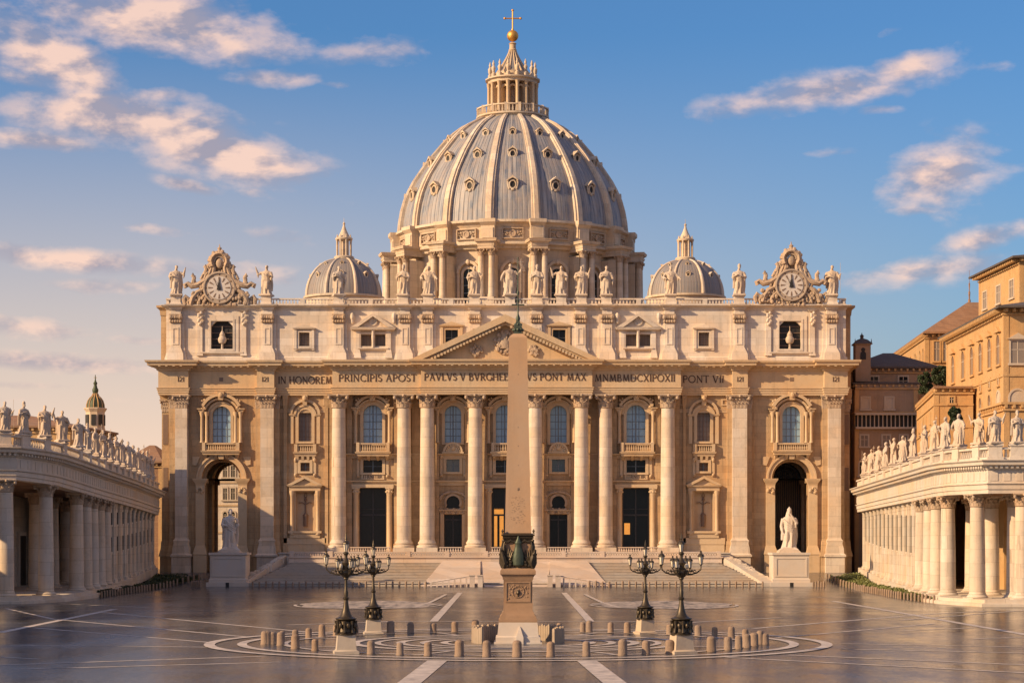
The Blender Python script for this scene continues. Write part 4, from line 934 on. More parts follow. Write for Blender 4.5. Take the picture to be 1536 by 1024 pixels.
# clocks
def clock(px, py):
    x, z = fx(px), fz(py); Y = YA-.2; mb = MB(); u = U
    zz = lambda p: z+(431-p)*u
    xx = lambda p: x+(p-328)*u
    def S(pts, r, y=Y-.3, flat=1.2):
        for sg in (1, -1): mb.tube([(x+sg*(p-328)*u*-1, y, zz(q)) for p, q in pts], [v*u for v in r] if isinstance(r, list) else r*u, 8, flat)
    mb.prism([(xx(p), zz(q)) for p, q in [(281,457),(285,447),(293,437),(301,428),(309,414),(315,402),(317,392),(339,392),(341,402),(347,414),(355,428),(363,437),(371,447),(375,457)]], Y, Y+1.5)
    S([(278,430),(276,426),(280,424),(286,428),(296,426),(306,420),(312,412),(316,402),(318,390),(324,384)], [3.6,3.6,3.4,4.4,4.6,4.2,3.8,3.4,3.0,2.6])     # long upper S scrolls
    S([(285,456),(288,446),(294,438),(303,433),(309,438)], [4,4.5,4.2,3.5,2.5]); S([(297,457),(299,448),(305,442),(312,446),(314,453)], [2.6,3,3,2.6,2])
    S([(282,458),(280,452),(284,449),(288,452),(286,456)], 2.2); S([(303,434),(305,420),(308,410)], [3,2.4,2], Y-.5)
    S([(316,394),(308,398),(309,404),(314,403)], 2.2); S([(300,418),(303,411),(305,406)], [2.5,2,1.2]); S([(290,424),(289,417),(291,412)], [3.2,3,1.5])
    rr = random.Random(int(px))
    for q in range(95):        # garlands and foliage
        a = rr.uniform(198, 342) if q < 65 else rr.uniform(-10, 190); rd = rr.uniform(25, 38) if q < 65 else rr.uniform(23, 29)
        mb.sph((x+rd*u*math.cos(R(a))*1.1, Y-.35-rr.random()*.35, z+rd*u*math.sin(R(a))*.98 if z+rd*u*math.sin(R(a))*.98 > fz(457) else fz(456)), rr.uniform(.14, .3), 6, 5, 1, .8, 1.3)
    for sg in (-1, 1):
        for q in range(16): mb.sph((x+sg*rr.uniform(30, 44)*u, Y-.3-rr.random()*.3, zz(rr.uniform(438, 456))), rr.uniform(.2, .42), 6, 5)
        mb.tube([(x+sg*47*u, Y, zz(457)), (x+sg*47*u, Y, zz(448)), (x+sg*47*u, Y, zz(444))], [.35, .4, .1], 8)
    # rounded crown of palm ribs over a small niche
    cz_ = zz(391); mb.arcband(x, cz_, 7*u, 13*u, Y-.2, Y+1.2, -25, 205, 20); mb.arcband(x, cz_, 6*u, 8*u, Y-.8, Y, -10, 190, 16)
    for q in range(15):
        a = R(-28+236*q/14); w_ = 1+.10*math.sin(q*2.3)
        mb.tube([(x+7.5*u*math.cos(a), Y-.35, cz_+7.5*u*math.sin(a)), (x+12*u*math.cos(a), Y-.75, cz_+12*u*math.sin(a)), (x+15.8*w_*u*math.cos(a), Y-.5, cz_+15.4*w_*u*math.sin(a))], [.2, .42, .3], 7)
    for sg in (-1, 1):
        mb.tube([(x+sg*v*u, Y-.45, zz(w_)) for v, w_ in ((9, 408), (8, 400), (11, 395), (15, 396), (17, 400), (14, 403))], [.36, .38, .40, .42, .34, .2], 8)
        mb.tube([(x+sg*v*u, Y-.4, zz(w_)) for v, w_ in ((22, 411), (20, 403), (22, 397), (24, 400))], [.34, .34, .28, .15], 7)
        mb.tube([(x+sg*v*u, Y-.4, zz(w_)) for v, w_ in ((40, 424), (38, 416), (41, 410), (42, 414))], [.36, .36, .3, .15], 7)
        mb.tube([(x+sg*v*u, Y-.2, zz(w_)) for v, w_ in ((52, 456), (54, 448), (51, 443), (47, 446), (48, 451))], [.34, .40, .36, .3, .2], 7)
    mb.lathe(x, Y-.3, [(.5, zz(382)), (.62, zz(378)), (.40, zz(375)), (.3, zz(373)), (.42, zz(371)), (.12, zz(369)), (.05, zz(365))], 12, 0, .7)
    mb.sph((x, Y-.5, zz(394)), .7, 10, 8, 1, .6, 1.3)
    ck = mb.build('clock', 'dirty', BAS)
    mb = MB(); mb.T = Matrix.Translation((x, Y-.5, z)) @ Matrix.Rotation(PI/2, 4, 'X')
    mb.lathe(0, 0, [(24.5*u, -.5), (24.5*u, .3), (23.5*u, .42), (22*u, .42), (21.5*u, .25), (.1, .25)], 48)
    mb.build('outer_ring', 'dialb', ck)
    mb = MB(); mb.T = Matrix.Translation((x, Y-.5, z)) @ Matrix.Rotation(PI/2, 4, 'X'); mb.lathe(0, 0, [(17.5*u, .2), (17.5*u, .34), (.1, .34)], 48); mb.build('dial', 'dialw', ck)
    mb = MB(); y0 = Y-.5-.34
    for q in range(12):
        a = 2*PI*q/12; r0, r1 = 9.5*u, 16.3*u; c_, s_ = math.cos(a), math.sin(a); w = .10
        mb.prism([(x+r0*c_-w*s_*.6, z+r0*s_+w*c_*.6), (x+r1*c_-w*s_*1.6, z+r1*s_+w*c_*1.6), (x+r1*c_+w*s_*1.6, z+r1*s_-w*c_*1.6), (x+r0*c_+w*s_*.6, z+r0*s_-w*c_*.6)], y0-.03, y0)
        r2 = 20*u; mb.sph((x+r2*c_, Y-.5-.28, z+r2*s_), .16, 6, 5, 1, .3, 1)
    mb.build('numerals', 'dull_brown', ck)
    mb = MB(); y1 = y0-.1
    mb.prism([(x-.42, z-.4), (x+.42, z-.4), (x+.10, z+1.0), (x+.02, z+1.85), (x-.10, z+1.0)], y1-.05, y1); mb.prism([(x-.1, z-.3), (x+.14, z-.2), (x-.75, z+1.2)], y1-.11, y1-.06)
    mb.build('hands', 'blackmetal', ck)
clock(328, 431); clock(1188, 427)
# statues on the roof
rd = ['leftmost on the basilica roof, left of the left clock', 'with raised hand, just right of the left clock', 'in front of the left small dome', 'first from the left before the great drum',
      'second from the left before the great drum', 'third from the left before the great drum', 'in a mitre, middle of the basilica roof above the pediment', 'just right of the central statue before the great drum',
      'lifting one hand, second right of the central roof statue', 'third right of the central statue before the great drum', 'last on the right before the great drum', 'in front of the right small dome', 'just left of the right clock',
      'rightmost on the basilica roof, right of the right clock']
kk = [0, 3, 2, 4, 6, 1, 5, 4, 3, 0, 2, 6, 4, 1]
for i, c in enumerate(peds):
    h = (47 if i in (0, 1, 12, 13) else 46)*U/1.0*(.98 if i != 6 else 1.05)
    stat(kk[i], (fx(c), YA-.0, fz(442.5)+.045*h), h*.97, random.Random(i).uniform(-.3, .3), 'pale stone saint statue '+rd[i], 'saint statues on the basilica roof', 'roof_statue', 1.12)

# ================================================================== DOME
DD = 470.0; UD = DD/F; dcx = Xp(769, DD)
dz = lambda py: Zp(py, DD)
prof = [(25.9, 76.4), (25.65, 79), (25.2, 81.5), (24.5, 84), (23.5, 86.3), (22.4, 88.4), (20.8, 90.8), (19.1, 93.2), (17.0, 95.7), (15.3, 97.7), (13.2, 99.6), (11.3, 101), (9.4, 102.0), (7.9, 102.8)]
def rz_(z):
    for (r0, z0), (r1, z1) in zip(prof, prof[1:]):
        if z0 <= z <= z1: return r0+(r1-r0)*(z-z0)/(z1-z0)
    return prof[-1][0]
mb = MB(); mb.lathe(0, 0, [(r-.45, z-76.4) for r, z in prof], 160); DOME = mb.build('dome', 'lead', BAS, (dcx, DD, 76.4), sharp=60)
def polar(r, a, z): return (dcx+r*math.sin(a), DD-r*math.cos(a), z)
for k in range(16):
    a = 2*PI*(k+.5)/16; mb = MB(); vs = []; fs = []
    for (r, z) in prof:
        w = .30+.62*r/26
        for (dr, dw) in ((-.8, -1), (.25, -1), (.25, -.62), (.6, -.5), (.6, .5), (.25, .62), (.25, 1), (-.8, 1)):
            rr_ = r+dr; da = dw*w/max(r, 1); vs.append(polar(rr_, a+da, z))
    for j in range(len(prof)-1):
        for i in range(8): fs.append((j*8+i, j*8+(i+1) % 8, (j+1)*8+(i+1) % 8, (j+1)*8+i))
    mb.add(vs, fs+[tuple(range(8)), tuple((len(prof)-1)*8+i for i in range(7, -1, -1))]); mb.build('rib', 'column', DOME)
def dormer_mesh(s_):
    mb = MB()   # local: -y outward
    mb.T = Matrix.Scale(s_, 4) @ Matrix.Rotation(PI/2, 4, 'X'); mb.lathe(0, 0, [(1.05, -1.6), (1.05, .35), (.9, .5), (.72, .5), (.66, .2)], 20, 0, 1.25); mb.T = Matrix.Scale(s_, 4)
    mb.prism([(-1.5, .9), (-1.3, 1.25), (0, 2.3), (1.3, 1.25), (1.5, .9), (0, 1.7)], -.75, 1.2)
    for sg in (-1, 1): mb.tube([(sg*1.25, -.2, 1.1), (sg*1.3, -.2, .2), (sg*.9, -.2, -1.2)], [.25, .22, .3], 7); mb.sph((sg*1.25, -.3, 1.0), .32, 7, 5)
    mb.sph((0, -.4, 2.1), .28, 7, 5); mb.sph((0, -.4, -1.35), .35, 7, 5, 1.4, .8, .8); mb.T = None
    o = mb.build('d', 'drum'); m1 = o.data; bpy.data.objects.remove(o)
    mb = MB(); mb.T = Matrix.Scale(s_, 4) @ Matrix.Rotation(PI/2, 4, 'X'); mb.lathe(0, 0, [(.7, .0), (.7, .22)], 16, 0, 1.25); o = mb.build('d', 'dark'); m2 = o.data; bpy.data.objects.remove(o); return m1, m2
DM = [dormer_mesh(.84), dormer_mesh(.74), dormer_mesh(.56)]
for k in range(16):
    a = 2*PI*k/16
    for t, z in enumerate((84.3, 91.7, 97.2)):
        r = rz_(z)-.3; o = place('dormer_window', DM[t][0], DOME, polar(r, a, z)); o.rotation_euler = (0, 0, a)
        o2 = bpy.data.objects.new('dormer_opening', DM[t][1]); COL.objects.link(o2); o2.parent = DOME; o2.location = o.location; o2.rotation_euler = o.rotation_euler
# drum
mb = MB(); mb.lathe(dcx, DD, [(24.6, 44), (24.6, 70.2), (25.3, 70.4), (25.5, 70.9), (26.3, 71.2), (26.3, 71.6), (25.9, 71.8), (25.9, 74.9), (26.1, 75.1), (26.3, 75.5), (27.1, 75.9), (27.1, 76.4), (25, 76.6)], 128)
DRUM = mb.build('drum', 'drum', BAS, sharp=30)
zb = 54.0
BT = MB(); BT.rects([(-1.9, 1.9, -4.6, 1, 44-zb), (-1.9, 1.9, -4.6, 1, 59-zb), (-1.75, 1.75, -4.4, 1, 59.5-zb), (-1.75, 1.75, -2.9, 1, 59.6-zb), (-1.75, 1.75, -2.9, 1, 68.9-zb)])
for sg in (-1, 1):
    BT.lathe(sg*1.15, -3.6, [(.85, 59.5-zb), (.85, 60-zb), (.72, 60.3-zb), (.62, 68.4-zb)], 14)
BT.mold(-1.75, 1.75, -4.3, 1, [(0, 69.8-zb), (0, 70.4-zb), (.1, 70.45-zb), (.1, 70.8-zb)]+[(p, z) for p, z in CORN(70.8-zb, 71.9-zb, .75)])
BT.rects([(-1.5, 1.5, -2.2, 1, 71.9-zb), (-1.5, 1.5, -2.2, 1, 75.0-zb), (-1.8, 1.8, -2.9, 1, 75.7-zb), (-1.8, 1.8, -2.9, 1, 76.45-zb)])
BT.rects([(-1.2, 1.2, -2.4, -2.1, 72.4-zb), (-1.2, 1.2, -2.4, -2.1, 74.6-zb)])
o = BT.build('x', 'drum'); BTm = o.data; bpy.data.objects.remove(o)
DC = capital_mesh(.66, 1.5)
WN = MB(); WN.box(-1.7, -1.25, -.5, .6, 56-zb, 65-zb); WN.box(1.25, 1.7, -.5, .6, 56-zb, 65-zb); WN.arcband(0, 65-zb, 1.25, 1.75, -.5, .6, 0, 180, 16); WN.arcband(0, 65.3-zb, 2.1, 2.7, -.9, .6, 0, 180, 18)
WN.box(-2.6, -2.1, -.6, .6, 56-zb, 65.3-zb); WN.box(2.1, 2.6, -.6, .6, 56-zb, 65.3-zb); WN.sph((0, -.9, 67.6-zb), .5, 8, 6, 1, .8, 1.3)
o = WN.build('x', 'drum'); WNm = o.data; bpy.data.objects.remove(o)
WP = MB(); WP.box(-1.25, 1.25, -.2, 0, 56-zb, 65-zb); WP.prism([(1.25*math.cos(PI*i/14), 65-zb+1.25*math.sin(PI*i/14)) for i in range(15)], -.2, 0)
o = WP.build('x', 'glassdark'); WPm = o.data; bpy.data.objects.remove(o)
GB = MB(); mull(GB, -1.25, 1.25, 56-zb, 66-zb, -.2, 2, 6, .12); o = GB.build('x', 'mullion'); GBm = o.data; bpy.data.objects.remove(o)
RE = MB(); RE.wall(-2.3, 2.3, 72.3-zb, 74.7-zb, -.35, .2, [(-2.05, 2.05, 72.55-zb, 74.45-zb)])
RE.T = Matrix.Translation((0, -.1, 73.5-zb)) @ Matrix.Rotation(PI/2, 4, 'X'); RE.lathe(0, 0, [(.75, -.2), (.75, .22), (.5, .24), (.45, .1), (.1, .14)], 16); RE.T = None
for sg in (-1, 1):
    for q in range(8): RE.sph((sg*(1.0+.13*q), -.1, 73.5-zb+.4*math.sin(q*1.4)), .2, 6, 5)
o = RE.build('x', 'dirty'); REm = o.data; bpy.data.objects.remove(o)
for k in range(16):
    a = 2*PI*(k+.5)/16; place('buttress', BTm, DRUM, polar(25.4, a, zb), a)
    for sg in (-1, 1):
        c, s_ = math.cos(a), math.sin(a); lx, ly = sg*1.15, -3.6; p = polar(25.4, a, 68.35)
        place('capital', DC, DRUM, (p[0]+lx*c-ly*s_, p[1]+lx*s_+ly*c, p[2]), a)
    a = 2*PI*k/16; place('drum_window', WNm, DRUM, polar(24.5, a, zb), a); place('pane', WPm, DRUM, polar(24.6, a, zb), a); place('glazing_bars', GBm, DRUM, polar(24.65, a, zb), a); place('relief_panel', REm, DRUM, polar(26.0, a, zb), a)
# lantern
mb = MB(); g0 = dz(183)
mb.lathe(dcx, DD, [(7.6, 102.2), (7.8, 102.9), (8.3, 103.1), (8.3, 103.5), (7.6, 103.5), (7.6, 103.6)], 48)
for k in range(64): a = 2*PI*k/64; p = polar(8.0, a, 0); mb.block(p[0], p[1], [(.13, 103.5), (.2, 103.9), (.1, 104.7), (.14, 105.0)])
for k in range(48):
    a0, a1 = 2*PI*k/48, 2*PI*(k+1)/48
    vs = [polar(r, a, z) for a in (a0, a1) for r, z in ((7.75, 105.0), (8.25, 105.0), (8.25, 105.3), (7.75, 105.3))]
    mb.add(vs, [(0,1,5,4), (1,2,6,5), (2,3,7,6), (3,0,4,7)])
for k in range(16):
    a = 2*PI*(k+.5)/16; p = polar(8.0, a, 0); mb.block(p[0], p[1], [(.32, 103.5), (.32, 105.45)])
LAN = mb.build('lantern', 'drum', BAS)
mb = MB(); zl0, zl1 = 105.0-1.3, dz(128)
mb.lathe(dcx, DD, [(3.6, 103.5), (3.6, zl1)], 32); mb.build('lantern_core', 'dirty', LAN)
mb = MB()
for k in range(16):
    a = 2*PI*(k+.5)/16
    for rr_ in (5.5,):
        p = polar(rr_, a, 0); mb.lathe(p[0], p[1], [(.5, 103.5), (.5, 104.2), (.38, 104.4), (.34, zl1-.8), (.5, zl1-.1), (.55, zl1)], 10)
    c, s_ = math.cos(a), math.sin(a); mb.T = Matrix.Translation((dcx, DD, 0)) @ Matrix.Rotation(a, 4, 'Z'); mb.box(-.3, .3, -5.3, -3.4, 103.5, zl1)
    mb.T = Matrix.Translation((dcx, DD, 0)) @ Matrix.Rotation(a, 4, 'Z'); mb.T = None
for k in range(16):
    a = 2*PI*k/16; mb.T = Matrix.Translation(polar(4.3, a, zl1-1.6)) @ Matrix.Rotation(a, 4, 'Z'); mb.arcband(0, 0, .55, .95, -.5, .3, 0, 180, 10); mb.T = None
mb.build('lantern_columns', 'trim', LAN)
mb = MB(); z = zl1
mb.lathe(dcx, DD, [(5.6, z), (5.7, z+.5), (6.3, z+.8), (6.3, z+1.1), (4.9, z+1.3), (4.9, z+1.8), (3.9, z+2.0), (3.9, z+2.6)], 16, PI/16*1)
for k in range(16):
    a = 2*PI*(k+.5)/16; p = polar(5.2, a, 0); mb.lathe(p[0], p[1], [(.45, z+1.1), (.5, z+1.9), (.25, z+2.2), (.45, z+3.0), (.5, z+3.3), (.2, z+3.8), (.3, z+4.2), (.05, z+5.0)], 8)
mb.build('lantern_cornice', 'drum', LAN)
mb = MB(); zt0 = z+2.6; zt1 = dz(76); n = 12
cone = [(3.6*(1-t)**1.25*.78+.72+.05*(1-t), zt0+(zt1-zt0)*t) for t in [q/n for q in range(n+1)]]
mb.lathe(dcx, DD, cone, 32); mb.build('spire', 'lead2', LAN)
mb = MB()
for k in range(16):
    a = 2*PI*(k+.5)/16; mb.tube([polar(r+.05, a, zz) for r, zz in cone], [.22-.10*i/n for i in range(n+1)], 6)
mb.lathe(dcx, DD, [(.8, zt1-.2), (.95, zt1+.1), (.75, zt1+.3), (.7, zt1+1.3), (.9, zt1+1.5), (.5, zt1+1.8)], 16)
mb.build('spire_ribs', 'trim', LAN)
mb = MB(); mb.sph((dcx, DD, dz(54.3)), 8.6*UD, 24, 16); mb.build('ball', 'gold', LAN)
mb = MB(); zc_ = dz(46); zt_ = dz(16); mb.lathe(dcx, DD, [(.35, zc_-.3), (.2, zc_+.4)], 10); mb.tube([(dcx, DD, zc_), (dcx, DD, zt_)], .16, 8); za = dz(28); mb.tube([(dcx-1.8, DD, za), (dcx+1.8, DD, za)], .15, 8)
for p in ((dcx-1.8, za), (dcx+1.8, za), (dcx, zt_)): mb.sph((p[0], DD, p[1]), .3, 8, 6)
mb.build('cross', 'gold', LAN)
# small domes
for px, yt in ((516, 345), (1028, 347)):
    D2 = 425.0; c2 = Xp(px, D2); u2 = D2/F; zb2 = Zp(446, D2); r0 = 57*u2; zt2 = Zp(yt+44, D2)
    pr = [(r0*math.cos(t)**.9 if t < 1.5 else 1.2, (zt2-zb2)*math.sin(t)*1.02) for t in [PI/2*q/14*.93 for q in range(15)]]
    mb = MB(); mb.lathe(0, 0, pr, 72); sd = mb.build('small_dome', 'lead2', BAS, (c2, D2, zb2), sharp=60)
    mb = MB(); mb.lathe(c2, D2, [(r0, 44), (r0, zb2-.6), (r0+.5, zb2-.4), (r0+.5, zb2)], 48); mb.build('drum', 'drum', sd)
    for k in range(8):
        a = 2*PI*(k+.5)/8; mb = MB(); mb.tube([(c2+(r+.1)*math.sin(a), D2-(r+.1)*math.cos(a), z+zb2) for r, z in pr], [.42-.02*i for i in range(15)], 8); mb.build('rib', 'column', sd)
        a = 2*PI*k/8
        for q, s_ in ((5, .42), (9, .32)):
            o = place('dormer_window', DM[0][0], sd, (c2+pr[q][0]*math.sin(a), D2-pr[q][0]*math.cos(a), zb2+pr[q][1]), 0, s_); o.rotation_euler = (0, 0, a)
            o = place('dormer_opening', DM[0][1], sd, (c2+pr[q][0]*math.sin(a), D2-pr[q][0]*math.cos(a), zb2+pr[q][1]), 0, s_); o.rotation_euler = (0, 0, a)
    mb = MB(); zt = Zp(yt+41, D2)
    mb.lathe(c2, D2, [(1.9, zt-.8), (2.1, zt), (1.9, zt+.2), (1.0, zt+.25), (1.0, zt+3.5), (1.75, zt+3.6), (1.8, zt+3.9), (1.3, zt+4.1), (.95, zt+4.7), (.6, zt+5.4), (.3, zt+6.2), (.18, zt+6.7), (.3, zt+6.95), (.12, zt+7.2), (.05, zt+7.3), (.03, zt+8.1)], 16)
    for k in range(8): a = 2*PI*(k+.5)/8; mb.lathe(c2+1.5*math.sin(a), D2-1.5*math.cos(a), [(.25, zt), (.18, zt+.4), (.18, zt+3.1), (.28, zt+3.6)], 8); mb.lathe(c2+1.45*math.sin(a), D2-1.45*math.cos(a), [(.2, zt+3.9), (.12, zt+4.3), (.03, zt+4.7)], 6)
    mb.build('lantern', 'drum', sd)
#@@PART2
# ================================================================== STEPS
ST = thing('church_steps', (fx(757), 340, 0), 'wide pale stone steps with a central ramp leading up to the basilica doors', 'steps')
mb = MB(); n = 18; cxs = (Xp(372, 333)+Xp(1150, 333))/2; W0 = (Xp(1150, 333)-Xp(372, 333))/2; W1 = (Xp(1078, 348)-Xp(438, 348))/2; cx1 = (Xp(1078, 348)+Xp(438, 348))/2
mb.rects([(cxs-W0, cxs+W0, 333.3, 353, -.3), (cxs-W0, cxs+W0, 333.3, 353, .75), (cxs-W0-.1, cxs+W0+.1, 333.15, 353, .78), (cxs-W0-.1, cxs+W0+.1, 333.15, 353, .95)])
n = 13
for i in range(n):
    t = i/(n-1); y = 335.3+12.2*t; c = cxs+(cx1-cxs)*(.1+.9*t); w = W0+(W1-W0)*(.1+.9*t); z = .95+.237*(i+1)
    mb.rects([(c-w, c+w, y, 353, z-.26), (c-w, c+w, y, 353, z-.07), (c-w-.06, c+w+.06, y-.10, 353, z-.06), (c-w-.06, c+w+.06, y-.10, 353, z)])
mb.build('stair_flight', 'steps', ST, smooth=False)
mb = MB(); mb.rects([(cx1-W1-.5, cx1+W1+.5, 347.6, 353, 3.9), (cx1-W1-.5, cx1+W1+.5, 347.6, 353, 4.75), (cx1-W1-.7, cx1+W1+.7, 347.4, 353, 4.8), (cx1-W1-.7, cx1+W1+.7, 347.4, 353, 4.98)])
mb.build('terrace', 'ramp', ST)
def slab(name, quad, th, mat, par):
    mb = MB(); mb.add([*quad, *[(x, y, z-th) for x, y, z in quad]], [(0,1,2,3),(7,6,5,4),(0,4,5,1),(1,5,6,2),(2,6,7,3),(3,7,4,0)]); return mb.build(name, mat, par, smooth=False)
slab('centre_ramp', [(-4.4, 331.2, .12), (5.6, 331.2, .12), (6.5, 347.4, 4.2), (-5.5, 347.4, 4.2)], .5, 'ramp', ST)
for sg, x0 in ((-1, -5.1), (1, 6.1)):
    q = [(x0, 332.2, .75), (x0+sg*9.5, 332.2, .35), (x0+sg*6.5, 347.3, 4.35), (x0+sg*.2, 347.3, 4.35)]
    slab('side_ramp', q if sg > 0 else [q[1], q[0], q[3], q[2]], .9, 'ramp', ST)
    for dx in (.0, 1.3): mb = MB(); xx = x0+sg*dx; mb.rects([(xx-.4, xx+.4, 331.2, 332.1, 0), (xx-.4, xx+.4, 331.2, 332.1, 2.0), (xx-.5, xx+.5, 331.1, 332.2, 2.05), (xx-.5, xx+.5, 331.1, 332.2, 2.25)]); mb.build('pier', 'ramp', ST)
    for k in range(2):
        a = x0+sg*(9.5 if k else 1.7)
    mb = MB()
    for q in range(9):
        xx = x0+sg*(2.2+q*.95); mb.rects([(xx-.13, xx+.13, 331.5, 331.8, 0), (xx-.13, xx+.13, 331.5, 331.8, 1.75-.13*q)])
    mb.tube([(x0+sg*1.3, 331.65, 2.1), (x0+sg*9.9, 331.65, .7)], .12, 6); mb.build('ramp_rail', 'ramp', ST)
def rubble(mb, a, b, n, s_, rr):
    for i in range(n):
        t = (i+.5)/n; p = Vector(a).lerp(Vector(b), t); h = s_*rr.uniform(.6, 1.2)
        x, y, z = p.x+rr.uniform(-.5, .5), p.y+rr.uniform(-.4, .4), p.z
        mb.rects([(x-h, x+h, y-h*.7, y+h*.7, z-1), (x-h, x+h*.9, y-h*.7, y+h*.6, z+h*.4), (x-h*.6, x+h*.6, y-h*.5, y+h*.3, z+h*.8)])
rr = random.Random(3)
for sg in (-1, 1):
    c0 = cxs+sg*(W0+1.0); c1 = cx1+sg*(W1+1.2); mb = MB()
    q = [(c0-.4-sg*1.2, 332.8, .9), (c0+.4+sg*.4, 332.8, .9), (c1+.5+sg*.3, 349, 5.2), (c1-.5-sg*.3, 349, 5.2)]
    slab('cheek_wall', q, 1.6, 'steps', ST); rubble(mb, (c0+sg*.6, 333.5, .9), (c1+sg*.5, 348, 4.9), 34, .33, rr); mb.build('coping_stones', 'coltrim', ST)
# balustrades of the terrace: one along its edge, low ones before each doorway
mb = MB(); balusters(mb, cx1-W1, cx1+W1, 347.9, 4.98, 5.85, .42, .17, .17, .3)
for q in range(12): xx = cx1-W1+2*W1*q/11; mb.rects([(xx-.35, xx+.35, 347.6, 348.2, 4.98), (xx-.35, xx+.35, 347.6, 348.2, 5.95)])
tag(mb.build('balustrade', 'ramp'), 'long low stone balustrade along the whole edge of the terrace above the steps', 'balustrade')
dn = ['left tall doorway', 'left small doorway', 'central doorway', 'right small doorway', 'right tall doorway']
for (c, w), s_ in zip(((558, 30), (677, 17), (757, 20), (838, 18), (955, 30)), dn):
    mb = MB(); balusters(mb, fx(c-w), fx(c+w), 353.6, TERR, TERR+.95, .4, .16, .16, .3)
    tag(mb.build('door_balustrade', 'ramp'), 'short stone balustrade between column bases in front of the '+s_, 'balustrade', 'short balustrades before the doorways')

# ================================================================== COLONNADES
def sweep(mb, path, prof):
    """path: (x,y,z) ; prof: (offset to the right-hand normal, dz)"""
    n = len(path); vs = []; m = len(prof)
    for i, p in enumerate(path):
        P = Vector(p[:2]); a = Vector(path[max(0, i-1)][:2]); b = Vector(path[min(n-1, i+1)][:2])
        d0 = (P-a).normalized() if i else (b-P).normalized(); d1 = (b-P).normalized() if i < n-1 else d0
        n0 = Vector((d0.y, -d0.x)); n1 = Vector((d1.y, -d1.x)); nn = (n0+n1).normalized(); k = 1/max(.5, nn.dot(n0))
        for o_, dz_ in prof: q = P+nn*o_*k; vs.append((q.x, q.y, p[2]+dz_))
    fs = []
    for i in range(n-1):
        for j in range(m): fs.append((i*m+j, i*m+(j+1) % m, (i+1)*m+(j+1) % m, (i+1)*m+j))
    fs += [tuple(range(m-1, -1, -1)), tuple((n-1)*m+j for j in range(m))]
    mb.add(vs, fs)
class Path:
    def __init__(s, pts, side):     # pts: (x, y, zbase, ztop); side +1 : piazza lies to the right when walking along
        s.p = pts; s.side = side; s.L = [0]
        for a, b in zip(pts, pts[1:]): s.L.append(s.L[-1]+math.hypot(b[0]-a[0], b[1]-a[1]))
    def at(s, l):
        for i in range(len(s.p)-1):
            if l <= s.L[i+1] or i == len(s.p)-2:
                t = (l-s.L[i])/(s.L[i+1]-s.L[i]); a, b = s.p[i], s.p[i+1]
                d = Vector((b[0]-a[0], b[1]-a[1])).normalized(); nn = Vector((d.y, -d.x))*s.side
                return [a[k]+(b[k]-a[k])*t for k in range(4)], d, nn
    def top(s): return [(a[0], a[1], a[3]) for a in s.p]
    def base(s): return [(a[0], a[1], a[2]) for a in s.p]
    def atpx(s, px, off=0, lo=0):
        best = None; k = lo
        while k <= s.L[-1]:
            q, d, nn = s.at(k); X = q[0]+nn.x*off; Y = q[1]+nn.y*off; e = abs(768+F*X/Y-px)
            if best is None or e < best[0]: best = (e, k)
            k += .1
        return best[1]
